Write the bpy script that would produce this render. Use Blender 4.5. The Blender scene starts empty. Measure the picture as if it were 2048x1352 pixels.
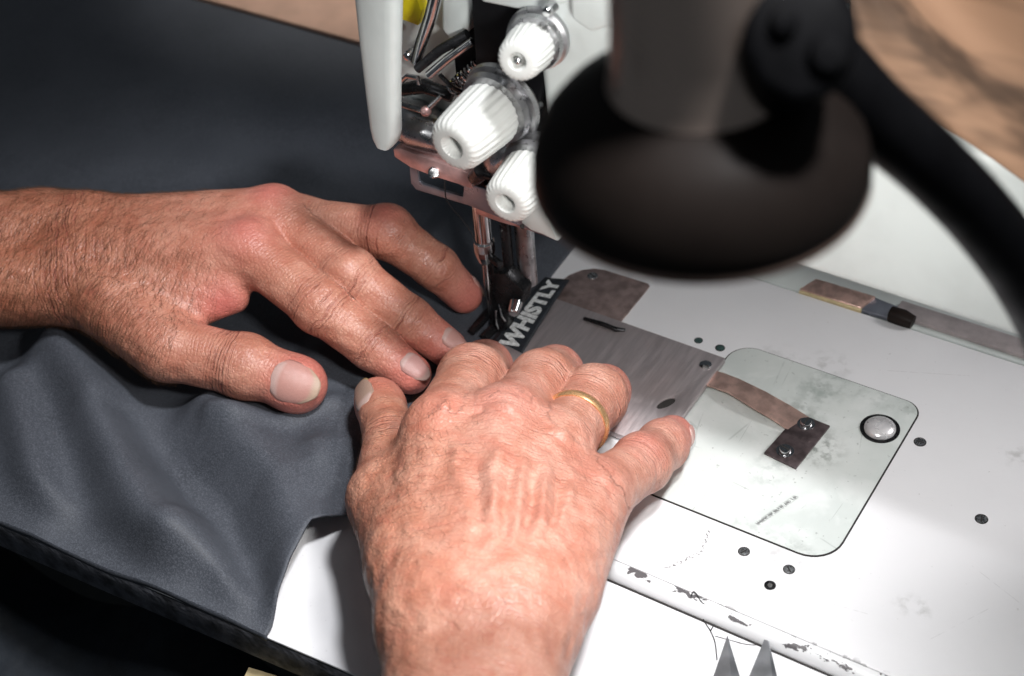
import bpy, math, random
import numpy as np
from mathutils import Vector
random.seed(4); rng = np.random.default_rng(4)
A = np.array
S = 0.01                                    # the script works in centimetres
scn = bpy.context.scene
COL = scn.collection

# ------------------------------------------------------------------ camera
LENS_PX, CX, CY = 3200.0, 1024.0, 676.0
yaw, pit, rol = math.radians(-35.28), math.radians(42.3), math.radians(-5.24)
FW = np.array([math.sin(yaw)*math.cos(pit), math.cos(yaw)*math.cos(pit), -math.sin(pit)])
_r0 = np.array([math.cos(yaw), -math.sin(yaw), 0.0]); _u0 = np.cross(_r0, FW)
RT = math.cos(rol)*_r0 + math.sin(rol)*_u0
UP = -math.sin(rol)*_r0 + math.cos(rol)*_u0
def ray(px, py): return FW + RT*(px-CX)/LENS_PX - UP*(py-CY)/LENS_PX
CAM = -ray(985, 652)*71.0
def P(px, py, z=0.0):
    d = ray(px, py); return CAM + d*((z-CAM[2])/d[2])
def PY(px, py, y):
    d = ray(px, py); return CAM + d*((y-CAM[1])/d[1])
def PD(px, py, dep): return CAM + ray(px, py)*dep

cd = bpy.data.cameras.new('camera'); cam = bpy.data.objects.new('camera', cd); COL.objects.link(cam)
cd.sensor_width = 36; cd.lens = 36*LENS_PX/2048; cd.clip_start = .01; cd.clip_end = 50
from mathutils import Matrix
m = Matrix(((RT[0], UP[0], -FW[0], CAM[0]*S), (RT[1], UP[1], -FW[1], CAM[1]*S), (RT[2], UP[2], -FW[2], CAM[2]*S), (0, 0, 0, 1)))
cam.matrix_world = m
cd.dof.use_dof = True; cd.dof.focus_distance = .625; cd.dof.aperture_fstop = 10.5
scn.camera = cam

# ------------------------------------------------------------------ world and light
w = bpy.data.worlds.new('World'); scn.world = w; w.use_nodes = True
bg = w.node_tree.nodes['Background']; bg.inputs[0].default_value = (.80, .90, 1.0, 1); bg.inputs[1].default_value = .06
scn.view_settings.view_transform = 'Standard'; scn.view_settings.look = 'None'
scn.view_settings.exposure = 0; scn.view_settings.gamma = 1
LAMP = A((18.974, -17.954, 26.826))
def area(name, loc, tgt, size, power, col, shape='DISK'):
    l = bpy.data.lights.new(name, 'AREA'); l.shape = shape; l.size = size*S; l.energy = power; l.color = col
    o = bpy.data.objects.new(name, l); COL.objects.link(o); o.location = Vector(loc)*S
    o.rotation_euler = (Vector(tgt)-Vector(loc)).to_track_quat('-Z', 'Y').to_euler(); return o
area('work_lamp_light', (LAMP[0], LAMP[1], LAMP[2]-.4), (0, -8, 0), 3.6, .95, (1, .98, .96))
def spot(name, loc, tgt, ang, blend, power, rad, col):
    l = bpy.data.lights.new(name, 'SPOT'); l.energy = power; l.spot_size = math.radians(ang); l.spot_blend = blend; l.shadow_soft_size = rad*S; l.color = col
    o = bpy.data.objects.new(name, l); COL.objects.link(o); o.location = Vector(loc)*S
    o.rotation_euler = (Vector(tgt)-Vector(loc)).to_track_quat('-Z', 'Y').to_euler()
spot('added_key_spot', (34, -9, 92), (-2, -13.5, 0), 35, .8, 36, 5, (.985, .985, 1))  # added unseen spot: lights the work area and leaves the back dark
spot('back_fill_spot', (-28, 48, 60), (-26, 33, 0), 33, .25, 10, 4, (1, .97, .93))  # added unseen fill: brightens the tan board behind the fabric
spot('bed_fill_spot', (72, 42, 48), (25.5, 4, 0), 21, 1, 30, 14, (1, .97, .97))  # added unseen fill: lifts the bed where the arm shades it
spot('head_fill_spot', (-12, -62, 27), (.5, -2, 14.5), 20, .6, 1.5, 6, (1, 1, 1))  # added unseen low fill aimed at the machine head
area('overhead_fill', (30, 10, 130), (0, -3, 0), 50, .7, (.95, .97, 1))  # added soft fill from overhead, not a known ceiling fixture

# ------------------------------------------------------------------ materials
def lin(r, g, b): return tuple(((c/255+.055)/1.055)**2.4 if c > 10 else c/255/12.92 for c in (r, g, b))
class NT:
    def __init__(s, name):
        s.m = bpy.data.materials.new(name); s.m.use_nodes = True; s.t = s.m.node_tree; s.n = s.t.nodes; s.b = s.n['Principled BSDF']
        s._oc = None
    def node(s, typ, ins=None, **kw):
        n = s.n.new(typ)
        for k, v in kw.items(): setattr(n, k, v)
        for k, v in (ins or {}).items(): s.set(n.inputs[k], v)
        return n
    def set(s, sock, v):
        if isinstance(v, bpy.types.NodeSocket): s.t.links.new(v, sock)
        else:
            if isinstance(v, (tuple, list)) and sock.type == 'RGBA' and len(v) == 3: v = (*v, 1)
            sock.default_value = v
    def oc(s):
        if s._oc is None: s._oc = s.node('ShaderNodeTexCoord').outputs['Object']
        return s._oc
    def attr(s, name, out='Fac'): return s.node('ShaderNodeAttribute', attribute_name=name).outputs[out]
    def scale(s, v, sx, sy, sz): return s.node('ShaderNodeMapping', {'Vector': v, 'Scale': (sx, sy, sz)}).outputs[0]
    def noise(s, sc, v=None, det=4, rough=.55, dist=0, out=0):
        return s.node('ShaderNodeTexNoise', {'Vector': v or s.oc(), 'Scale': sc, 'Detail': det, 'Roughness': rough, 'Distortion': dist}).outputs[out]
    def vor(s, sc, v=None, feat='DISTANCE_TO_EDGE'):
        return s.node('ShaderNodeTexVoronoi', {'Vector': v or s.oc(), 'Scale': sc}, feature=feat).outputs['Distance']
    def math(s, op, a, b=0.0, c=0.0, clamp=False):
        n = s.node('ShaderNodeMath', operation=op, use_clamp=clamp); s.set(n.inputs[0], a); s.set(n.inputs[1], b); s.set(n.inputs[2], c); return n.outputs[0]
    def ramp(s, v, lo, hi, a=0.0, b=1.0):
        return s.node('ShaderNodeMapRange', {0: v, 1: lo, 2: hi, 3: a, 4: b}, interpolation_type='SMOOTHSTEP').outputs[0]
    def mix(s, f, a, b):
        n = s.node('ShaderNodeMix', data_type='RGBA'); s.set(n.inputs[0], f); s.set(n.inputs[6], a); s.set(n.inputs[7], b); return n.outputs[2]
    def bump(s, h, dist, strength=1, prev=None):
        n = s.node('ShaderNodeBump', {'Height': h, 'Distance': dist, 'Strength': strength})
        if prev: s.set(n.inputs['Normal'], prev)
        return n.outputs[0]
    def out(s, **kw):
        names = dict(col='Base Color', rough='Roughness', metal='Metallic', nrm='Normal', sss='Subsurface Weight', coat='Coat Weight', spec='Specular IOR Level', sheen='Sheen Weight', aniso='Anisotropic', trans='Transmission Weight')
        for k, v in kw.items(): s.set(s.b.inputs[names[k]], v)
        return s.m
    def segmask(s, a, b, w):                      # mask along a line on the surface (cm), for stains and scratches
        a = np.array(a)*S; b = np.array(b)*S; d = b-a; L2 = float(d@d)
        pv = s.node('ShaderNodeVectorMath', {0: s.oc(), 1: tuple(a)}, operation='SUBTRACT').outputs[0]
        t = s.math('DIVIDE', s.node('ShaderNodeVectorMath', {0: pv, 1: tuple(d)}, operation='DOT_PRODUCT').outputs['Value'], L2, clamp=True)
        q = s.node('ShaderNodeVectorMath', {0: tuple(d), 'Scale': t}, operation='SCALE').outputs[0]
        ds = s.node('ShaderNodeVectorMath', {0: pv, 1: q}, operation='DISTANCE').outputs['Value']
        return s.ramp(ds, 0, w*S, 1, 0)

def plain(name, col, rough=.5, metal=0, var=.12, vs=60, bump=.0, bs=200, **kw):
    k = NT(name); f = k.ramp(k.noise(vs), .3, .7)
    lo = tuple(c*(1-var) for c in col); hi = tuple(min(1, c*(1+var)) for c in col)
    r = k.ramp(k.noise(vs*2.3), .3, .7, max(.02, rough-.08), min(1, rough+.08))
    d = dict(col=k.mix(f, lo, hi), rough=r, metal=metal); d.update(kw)
    if bump: d['nrm'] = k.bump(k.noise(bs), bump*S)
    return k.out(**d)

M = {}
M['white_cast'] = plain('white_enamel', (.56, .60, .585), .36, var=.08, vs=25, bump=.01, bs=150)
M['knob'] = plain('white_plastic', (.52, .53, .51), .42, var=.03, vs=30)
M['blade'] = plain('blade_steel', (.30, .31, .33), .38, .85, var=.2, vs=90)
M['rail'] = plain('pinkish_grey_rail', (.46, .41, .41), .5, .3, var=.15, vs=120, bump=.01)
M['bead'] = plain('warm_reflection', (.30, .20, .16), .4, .3)  # warm tone stands in for a reflection along the shade's lower edge
M['polished'] = plain('polished_steel', (.72, .71, .72), .3, .45, var=.2, vs=120)
M['chrome'] = plain('chrome', (.62, .62, .63), .16, 1, var=.15, vs=90)
M['steel'] = plain('worn_steel', (.42, .42, .43), .32, 1, var=.3, vs=120)
M['dark_steel'] = plain('blackened_steel', (.02, .02, .022), .3, .6, var=.4, vs=150, bump=.02)
M['black'] = plain('black_paint', (.006, .006, .007), .5, 0, var=.3, vs=60, spec=.08)
M['black_gloss'] = plain('black_gloss', (.020, .015, .013), .5, 0, var=.3, vs=25, spec=.10)
M['pink_metal'] = plain('reddish_plate', (.60, .38, .36), .42, .6, var=.2, vs=140)
M['yellow'] = plain('yellow_paint', (.72, .60, .01), .45)
M['gap'] = plain('gap_grime_shade', (.02, .018, .017), .8)  # gap grime; also stands in for shade in the hole and below the rim
M['thread'] = plain('dark_thread', (.015, .015, .017), .8)
M['gold'] = plain('gold', (.80, .48, .24), .28, .75, var=.06, vs=200)
M['foot'] = plain('brown_black_steel', (.11, .085, .088), .4, .6, var=.4, vs=200, bump=.015)
M['copper'] = plain('copper_leaf', (.62, .42, .36), .36, .7, var=.25, vs=160, bump=.01)
M['greyplate'] = plain('grey_finger_guard', (.26, .28, .33), .35, .6, var=.15)
M['reflector'] = plain('white_reflector', (.8, .8, .78), .4)
M['green_plug'] = plain('green_grey_plug', (.05, .09, .085), .4, .3, var=.5, vs=400)

def mk_brushed():
    k = NT('brushed_steel'); g = k.noise(60, k.scale(k.oc(), 10, .8, 1), 5, .7)
    n2 = k.noise(90, k.node('ShaderNodeMapping', {'Vector': k.oc(), 'Rotation': (0, 0, .5), 'Scale': (9, .5, 1)}).outputs[0], 4)
    c = k.mix(k.ramp(g, .3, .7), (.44, .395, .40), (.56, .50, .505)); c = k.mix(k.ramp(k.noise(35), .45, .75, 0, .5), c, (.45, .37, .365))
    return k.out(col=c, metal=.7, rough=k.ramp(g, .3, .7, .36, .5), nrm=k.bump(k.math('ADD', g, n2), .004*S, .6))
M['brushed'] = mk_brushed()
M['brown_steel'] = plain('brown_tinted_steel', (.40, .30, .28), .45, .8, var=.25, vs=170, bump=.015, bs=500)
def mk_bed():
    k = NT('bed_enamel'); c = k.mix(k.ramp(k.noise(9), .3, .7), (.69, .69, .705), (.75, .75, .765))
    sp = k.ramp(k.noise(420, det=2), .72, .78, 0, .35); c = k.mix(sp, c, (.35, .34, .33))
    for pts in ((((9.7, -6.0, 0), (9.9, -7.2, 0)), ((9.9, -7.2, 0), (9.1, -8.6, 0)))):
        f = k.math('MULTIPLY', k.segmask(*pts, .16), k.ramp(k.noise(1100, det=2), .5, .6)); c = k.mix(f, c, (.1, .1, .1))
    for a_, b_, w_ in (((19, -3, 0), (24, -5, 0), .02), ((13.2, -7.4, 0), (16.5, -6.9, 0), .02), ((21, 2, 0), (26, 1, 0), .02), ((12, 5.2, 0), (15.4, 6.6, 0), .025), ((18.8, -7, 0), (20.2, -4.6, 0), .02)):
        c = k.mix(k.math('MULTIPLY', k.segmask(a_, b_, w_), k.ramp(k.noise(300), .4, .55, 0, .5)), c, (.4, .4, .4))
    for a_, w_ in (((7.6, 3.6), 1.6), ((9.8, 4.6), 1.2), ((18.6, 3.2), 1.0), ((12.5, -6.2), 1.5), ((17.6, -5.8), .8)):
        c = k.mix(k.math('MULTIPLY', k.segmask((*a_, 0), (a_[0]+.5, a_[1], 0), w_), k.ramp(k.noise(180, det=6), .45, .7, 0, .55)), c, (.36, .36, .35))
    y = k.node('ShaderNodeSeparateXYZ', {0: k.oc()}).outputs[1]
    near = k.ramp(y, -.0925, -.088, 1, 0)
    f = k.math('MULTIPLY', near, k.ramp(k.noise(150, k.scale(k.oc(), .6, 1, 1), 5), .6, .63)); c = k.mix(f, c, (.06, .058, .06))
    return k.out(col=c, rough=k.ramp(k.noise(30), .3, .7, .3, .45), nrm=k.bump(k.noise(260, det=5, rough=.65), .014*S, .7))
M['bed'] = mk_bed()
def mk_rim():
    k = NT('chipped_rim_enamel'); c = k.mix(k.ramp(k.noise(12), .3, .7), (.66, .67, .68), (.76, .77, .78))
    z = k.node('ShaderNodeSeparateXYZ', {0: k.oc()}).outputs[2]
    near = k.ramp(z, -.0042, -.0008, -.14, .10)
    v = k.math('ADD', k.noise(120, k.scale(k.oc(), .7, 1.3, 1.3), 5, .62), near)
    f = k.ramp(v, .635, .645); c = k.mix(f, c, (.10, .095, .10))
    return k.out(col=c, rough=.4, nrm=k.bump(k.math('MULTIPLY', f, -1.0), .02*S))
M['rim'] = mk_rim()
def mk_cover():
    k = NT('cover_plate_paint'); c = k.mix(k.ramp(k.noise(14, det=6), .3, .7), (.52, .56, .54), (.62, .65, .63))
    c = k.mix(k.ramp(k.noise(45, det=6, dist=.6), .50, .66, 0, .7), c, (.68, .705, .69))
    f = k.math('MULTIPLY', k.segmask((11.2, -4.9, 0), (11.9, -3.0, 0), .16), k.ramp(k.noise(1500, k.scale(k.oc(), .4, 1, 1), 2), .42, .5)); c = k.mix(f, c, (.05, .05, .05))
    d = k.math('MULTIPLY', k.segmask((10.0, .9, 0), (11.6, -.2, 0), 1.5), k.ramp(k.noise(210, det=6), .42, .62)); c = k.mix(k.math('MULTIPLY', d, .8), c, (.12, .14, .12))
    d = k.math('MULTIPLY', k.segmask((10.1, 2.9, 0), (10.9, 3.3, 0), 1.3), k.ramp(k.noise(160, det=6), .45, .66)); c = k.mix(k.math('MULTIPLY', d, .7), c, (.28, .33, .31))
    for a_, b_, w_ in (((10.3, 3.6, 0), (17.8, 3.7, 0), .9), ((18.2, 3.5, 0), (17.9, -4.5, 0), .5), ((10.5, -5.2, 0), (16.5, -5.3, 0), .5), ((10.4, -2.5, 0), (10.4, 3.4, 0), 1.2), ((15.3, -.5, 0), (16.4, 1.2, 0), 1.3)):
        c = k.mix(k.math('MULTIPLY', k.segmask(a_, b_, w_), k.ramp(k.noise(150, det=7, rough=.65), .42, .66, 0, .5)), c, (.27, .31, .29))
    sp = k.ramp(k.noise(500, det=3), .66, .74, 0, .6); c = k.mix(sp, c, (.25, .27, .26))
    e = k.ramp(k.vor(55, k.node('ShaderNodeMapping', {'Vector': k.oc(), 'Scale': (1, .4, 1)}).outputs[0]), 0, .012, .35, 0)
    e = k.math('MULTIPLY', e, k.ramp(k.noise(40), .52, .6)); c = k.mix(e, c, (.2, .23, .22))
    return k.out(col=c, rough=.36, nrm=k.bump(k.noise(160, det=4), .006*S, .5))
M['cover'] = mk_cover()
def mk_table():
    k = NT('white_laminate'); c = k.mix(k.ramp(k.noise(20, det=6), .3, .7), (.70, .70, .72), (.77, .77, .785))
    sp = k.ramp(k.noise(330, det=3), .66, .74, 0, .3); c = k.mix(sp, c, (.4, .39, .4))
    return k.out(col=c, rough=.5, nrm=k.bump(k.noise(300, det=4), .01*S, .5))
M['table'] = mk_table()
def mk_fabric():
    k = NT('dark_blue_grey_fabric')
    n = k.noise(1500, det=3, rough=.75); b = k.noise(26, det=5)
    c = k.mix(k.ramp(b, .3, .7), (.043, .048, .059), (.058, .064, .078)); c = k.mix(k.ramp(n, .42, .66), c, (.096, .105, .126))
    h = k.math('ADD', n, k.math('MULTIPLY', k.noise(330, k.scale(k.oc(), 1, .4, 1), 3), .25))
    k.b.inputs['Sheen Roughness'].default_value = .4; k.b.inputs['Sheen Tint'].default_value = (.75, .82, 1, 1)
    return k.out(col=c, rough=k.ramp(n, .3, .7, .5, .7), nrm=k.bump(h, .018*S, .8), sheen=0, spec=.42)
M['fabric'] = mk_fabric()
M['edge_wood'] = plain('dark_edge', (.075, .078, .092), .8, var=.7, vs=120, bump=.08, bs=260)
M['tan'] = plain('tan_board', lin(222, 180, 156), .8, var=.07, vs=60, bump=.01)
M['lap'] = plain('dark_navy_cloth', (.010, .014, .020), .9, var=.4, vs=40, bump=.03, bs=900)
M['floor'] = plain('dark_floor', (.012, .014, .014), .8)
M['pale_wood'] = plain('pale_wood', (.55, .45, .26), .6, var=.2)
M['label'] = plain('black_satin', (.014, .017, .022), .5, var=.3, vs=300, bump=.01, bs=900)
M['letter'] = plain('white_print', (.52, .54, .54), .7, var=.3, vs=700, bump=.01, bs=1200)
M['screw'] = plain('screw_steel', (.30, .31, .32), .3, .9, var=.5, vs=500)
def mk_cloth():
    k = NT('brown_cloth'); n = k.noise(120, k.scale(k.oc(), .2, 1, 1), 5); c = k.mix(k.ramp(k.noise(42, k.scale(k.oc(), .08, 1, 1), 3), .38, .62), lin(74, 56, 42), lin(150, 117, 92))
    return k.out(col=c, rough=.85, nrm=k.bump(n, .03*S))
M['cloth'] = mk_cloth()

def mk_skin(name, a, b, redc, dors=None):
    k = NT(name)
    tone = k.attr('tone', 'Color')
    c = k.mix(k.ramp(k.noise(70, det=6, rough=.65), .36, .64), a, b)
    c = k.mix(k.ramp(k.noise(170, det=4), .4, .75, 0, .35), c, tuple(x*y for x, y in zip(a, (.95, .72, .68))))
    red = k.attr('red'); c = k.mix(red, c, redc)
    c = k.mix(k.ramp(k.noise(620, det=2), .66, .78, 0, .3), c, tuple(x*.55 for x in a))
    n = k.node('ShaderNodeMix', data_type='RGBA', blend_type='MULTIPLY'); k.set(n.inputs[0], 1.0); k.set(n.inputs[6], c); k.set(n.inputs[7], tone); c = n.outputs[2]
    wu, wm = k.attr('wu'), k.attr('wm')
    xyz = k.node('ShaderNodeSeparateXYZ', {0: k.oc()}).outputs
    low = k.noise(75, det=2); warp = k.noise(200, det=2)
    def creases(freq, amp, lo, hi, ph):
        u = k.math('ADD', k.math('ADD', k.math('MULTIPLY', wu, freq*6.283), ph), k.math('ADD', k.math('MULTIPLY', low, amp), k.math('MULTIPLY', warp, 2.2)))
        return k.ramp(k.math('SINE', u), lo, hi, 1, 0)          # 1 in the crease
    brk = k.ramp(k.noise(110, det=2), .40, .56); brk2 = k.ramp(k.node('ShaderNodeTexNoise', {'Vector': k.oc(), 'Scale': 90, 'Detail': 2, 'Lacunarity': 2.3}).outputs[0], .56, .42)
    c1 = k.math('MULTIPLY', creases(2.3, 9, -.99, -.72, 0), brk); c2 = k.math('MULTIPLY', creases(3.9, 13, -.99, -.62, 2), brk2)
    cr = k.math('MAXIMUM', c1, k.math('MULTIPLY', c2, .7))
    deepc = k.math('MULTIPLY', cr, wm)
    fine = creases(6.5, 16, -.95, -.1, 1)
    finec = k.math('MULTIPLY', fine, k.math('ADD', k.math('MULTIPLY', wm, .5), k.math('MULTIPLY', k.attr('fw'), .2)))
    c = k.mix(k.math('MULTIPLY', deepc, .62), c, tuple(x*y for x, y in zip(redc, (.42, .33, .30))))  # crease shade is put into the colour too, on top of the bump
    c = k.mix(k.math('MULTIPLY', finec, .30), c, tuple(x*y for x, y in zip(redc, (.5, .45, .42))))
    vv = k.node('ShaderNodeVectorMath', {0: k.oc(), 1: k.node('ShaderNodeVectorMath', {0: k.node('ShaderNodeTexNoise', {'Vector': k.oc(), 'Scale': 300, 'Detail': 2}).outputs['Color'], 'Scale': .0012}, operation='SCALE').outputs[0]}, operation='ADD').outputs[0]
    cell = k.ramp(k.vor(520, vv), 0, .30)
    c = k.mix(k.ramp(k.vor(520, vv), .14, 0, 0, .22), c, tuple(x*y for x, y in zip(redc, (.55, .5, .45))))
    neg = lambda x: k.math('MULTIPLY', x, -1.0)
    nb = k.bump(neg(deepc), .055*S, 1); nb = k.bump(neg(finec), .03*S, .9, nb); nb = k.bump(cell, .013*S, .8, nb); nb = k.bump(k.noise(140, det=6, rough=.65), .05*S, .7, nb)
    if dors is not None:
        rz = math.atan2(dors[1], dors[0])
        st = k.noise(150, k.node('ShaderNodeMapping', {'Vector': k.oc(), 'Rotation': (0, 0, -rz), 'Scale': (.30, 1, 1)}, vector_type='TEXTURE' if False else 'POINT').outputs[0], 4, .6, .6)
        nb = k.bump(st, .09*S, .9, nb); c = k.mix(k.ramp(st, .5, .3, 0, .28), c, tuple(x*y for x, y in zip(redc, (.8, .75, .6))))
    k.b.inputs['Subsurface Radius'].default_value = (1, .32, .18); k.b.inputs['Subsurface Scale'].default_value = .22*S
    return k.out(col=c, sss=.06, rough=k.ramp(k.noise(260, det=4), .3, .7, .34, .54), spec=.55, nrm=nb)
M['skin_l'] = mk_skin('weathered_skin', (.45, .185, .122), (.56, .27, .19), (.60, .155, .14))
M['skin_r'] = mk_skin('pinkish_skin', (.46, .205, .142), (.57, .31, .235), (.58, .185, .16), dors=(.5, -.85))  # right hand: base colours slightly lighter and pinker
def mk_nail():
    k = NT('nail'); c = k.attr('tone', 'Color'); g = k.ramp(k.noise(40, k.attr('nuv', 'Vector'), 3), .2, .8, .6, 1.1)
    n = k.node('ShaderNodeMix', data_type='RGBA', blend_type='MULTIPLY'); k.set(n.inputs[0], .55); k.set(n.inputs[6], c); k.set(n.inputs[7], g)
    return k.out(col=n.outputs[2], rough=.26, sss=0, nrm=k.bump(g, .008*S, .7))
M['nail'] = mk_nail()
M['hair'] = plain('brown_arm_hair', (.085, .042, .022), .85, spec=.15)

# ------------------------------------------------------------------ mesh builder
def tag(o, label=None, cat=None, group=None, kind=None):
    if label: o['label'] = label
    if cat: o['category'] = cat
    if group: o['group'] = group
    if kind: o['kind'] = kind
    return o
def empty(name, loc, label, cat, group=None):
    o = bpy.data.objects.new(name, None); COL.objects.link(o); o.location = Vector(loc)*S; o.empty_display_size = .02
    o['_org'] = 0; return tag(o, label, cat, group)
ORG = {}
def frame(d):
    d = np.asarray(d, float); d = d/np.linalg.norm(d)
    t = np.array([0, 0, 1.]) if abs(d[2]) < .9 else np.array([1., 0, 0])
    a = np.cross(t, d); a /= np.linalg.norm(a); return a, np.cross(d, a), d
class B:
    def __init__(s): s.v = []; s.f = []
    def add(s, vs, fs):
        o = len(s.v); s.v += [tuple(map(float, p)) for p in vs]; s.f += [tuple(i+o for i in q) for q in fs]; return s
    def box(s, a, b):
        x0, y0, z0 = a; x1, y1, z1 = b
        return s.add([(x0,y0,z0),(x1,y0,z0),(x1,y1,z0),(x0,y1,z0),(x0,y0,z1),(x1,y0,z1),(x1,y1,z1),(x0,y1,z1)],
                     [(3,2,1,0),(4,5,6,7),(0,1,5,4),(1,2,6,5),(2,3,7,6),(3,0,4,7)])
    def lathe(s, base, axis, prof, n=32, flute=0, nf=0):
        a, b, d = frame(axis); vs = []; fs = []; base = np.asarray(base, float)
        for (r, h) in prof:
            for i in range(n):
                t = 2*math.pi*i/n; rr = r*(1-flute*(.5+.5*math.cos(nf*t))) if nf else r
                vs.append(base+d*h+(a*math.cos(t)+b*math.sin(t))*rr)
        for j in range(len(prof)-1):
            for i in range(n):
                k = (i+1) % n; fs.append((j*n+i, j*n+k, (j+1)*n+k, (j+1)*n+i))
        fs.append(tuple(range(n-1, -1, -1))); fs.append(tuple((len(prof)-1)*n+i for i in range(n)))
        return s.add(vs, fs)
    def cyl(s, p, q, r, r2=None, n=20):
        p = np.asarray(p, float); q = np.asarray(q, float); h = np.linalg.norm(q-p); r2 = r if r2 is None else r2
        e = min(.06, r*.25, r2*.3+.001, h*.3)
        return s.lathe(p, q-p, [(r-e, 0), (r, e), (r2, h-e), (r2-e, h)], n)
    def tube(s, pts, rad, n=12, sub=0):
        pts = [np.asarray(p, float) for p in pts]
        rad = list(rad) if hasattr(rad, '__len__') else [rad]*len(pts)
        if sub: pts, rad = spline(pts, rad, sub)
        vs = []; fs = []; pa = None
        for i, p in enumerate(pts):
            d = pts[min(i+1, len(pts)-1)]-pts[max(i-1, 0)]; d = d/np.linalg.norm(d)
            if pa is None: pa = frame(d)[0]
            a = pa-d*(pa@d); a /= np.linalg.norm(a); pa = a; b = np.cross(d, a)
            for j in range(n):
                t = 2*math.pi*j/n; vs.append(p+(a*math.cos(t)+b*math.sin(t))*rad[i])
        for i in range(len(pts)-1):
            for j in range(n):
                k = (j+1) % n; fs.append((i*n+j, i*n+k, (i+1)*n+k, (i+1)*n+j))
        fs.append(tuple(range(n-1, -1, -1))); fs.append(tuple((len(pts)-1)*n+i for i in range(n)))
        return s.add(vs, fs)
    def slab(s, poly, off):
        n = len(poly); poly = [np.asarray(p, float) for p in poly]; off = np.asarray(off, float)
        return s.add(poly+[p+off for p in poly], [tuple(range(n)), tuple(range(2*n-1, n-1, -1))]+[(i, i+n, (i+1) % n+n, (i+1) % n) for i in range(n)])
    def ball(s, c, r, n=14, sc=(1, 1, 1)):
        vs = []; fs = []
        for i in range(1, n):
            for j in range(2*n):
                a = math.pi*i/n; t = math.pi*j/n; vs.append((c[0]+r*sc[0]*math.sin(a)*math.cos(t), c[1]+r*sc[1]*math.sin(a)*math.sin(t), c[2]+r*sc[2]*math.cos(a)))
        for i in range(n-2):
            for j in range(2*n): k = (j+1) % (2*n); fs.append((i*2*n+j, (i+1)*2*n+j, (i+1)*2*n+k, i*2*n+k))
        fs.append(tuple(range(2*n))); fs.append(tuple((n-2)*2*n+j for j in range(2*n-1, -1, -1)))
        return s.add(vs, fs)
    def build(s, name, mat, parent=None, smooth=True, bevel=0, seg=2, sub=0, org=None):
        o0 = np.array(ORG.get(parent.name, (0, 0, 0)) if parent else (org or (0, 0, 0)), float)
        me = bpy.data.meshes.new(name); me.from_pydata([tuple((np.array(p)-o0)*S) for p in s.v], [], s.f)
        import bmesh
        bm = bmesh.new(); bm.from_mesh(me); bmesh.ops.recalc_face_normals(bm, faces=bm.faces)
        if bevel:
            es = [e for e in bm.edges if len(e.link_faces) == 2 and e.calc_face_angle(0) > .5]
            bmesh.ops.bevel(bm, geom=es, offset=bevel*S, segments=seg, affect='EDGES', profile=.5, clamp_overlap=True)
        bm.to_mesh(me); bm.free()
        o = bpy.data.objects.new(name, me); COL.objects.link(o)
        me.materials.append(M[mat] if isinstance(mat, str) else mat)
        if smooth:
            me.polygons.foreach_set('use_smooth', [True]*len(me.polygons)); me.set_sharp_from_angle(angle=math.radians(38))
        if parent: o.parent = parent; ORG[o.name] = tuple(o0)
        else:
            if org: o.location = Vector(org)*S
            ORG[o.name] = tuple(org or (0, 0, 0))
        if sub:
            mod = o.modifiers.new('sub', 'SUBSURF'); mod.levels = mod.render_levels = sub
        return o
def thing(name, loc, label, cat, group=None):
    o = empty(name, loc, label, cat, group); ORG[o.name] = tuple(loc); del o['_org']; return o
def spline(pts, rad, sub):
    op = []; orr = []
    n = len(pts)
    for i in range(n-1):
        p0, p1, p2, p3 = pts[max(i-1, 0)], pts[i], pts[i+1], pts[min(i+2, n-1)]
        for k in range(sub):
            t = k/sub; op.append(.5*((2*p1)+(p2-p0)*t+(2*p0-5*p1+4*p2-p3)*t*t+(3*p1-p0-3*p2+p3)*t**3)); orr.append(rad[i]*(1-t)+rad[i+1]*t)
    op.append(pts[-1]); orr.append(rad[-1]); return op, orr
def rrect(x0, y0, x1, y1, r, z, n=8):
    rs = r if hasattr(r, '__len__') else (r,)*4; out = []
    for (cx, cy, a0, rr) in ((x1-rs[0], y0+rs[0], -90, rs[0]), (x1-rs[1], y1-rs[1], 0, rs[1]), (x0+rs[2], y1-rs[2], 90, rs[2]), (x0+rs[3], y0+rs[3], 180, rs[3])):
        for i in range(n+1):
            a = math.radians(a0+90*i/n); out.append((cx+rr*math.cos(a), cy+rr*math.sin(a), z))
    return out
def copy_part(o, loc=None):
    c = o.copy(); COL.objects.link(c); c.parent = o.parent
    if loc is not None: c.location = Vector(loc)*S
    return c

# ------------------------------------------------------------------ setting: floor, table, what lies behind
TZ = -.6
fl = B().box((-120, -120, -76), (120, 160, -75)).build('floor', 'floor'); tag(fl, kind='structure')
tb = thing('sewing_table', (20, -18, TZ), 'white laminate sewing table with a dark front edge under the machine', 'table')
ty = lambda x: -18.10+.06*(x-1.66)
B().slab([(-60, ty(-60), TZ), (70, ty(70), TZ), (70, 60, TZ), (-60, 60, TZ)], (0, 0, -.12)).build('tabletop', 'table', tb, bevel=.04)
B().slab([(-60, ty(-60)+.03, TZ-.123), (70, ty(70)+.03, TZ-.123), (70, 59, TZ-.123), (-60, 59, TZ-.123)], (0, 0, -1.75)).build('edge_board', 'edge_wood', tb, bevel=.12)
wd = B().slab([A((-0.014, -18.237, -3.200)), A((2.741, -17.745, -3.200)), A((2.983, -18.852, -3.200)), A((0.364, -19.534, -3.200))], (0, 0, -1.0)).build('wood_strip', 'pale_wood', None, bevel=.05)
tag(wd, 'small pale wooden strip just under the dark table edge', 'wood strip')
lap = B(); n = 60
gv = []
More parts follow.
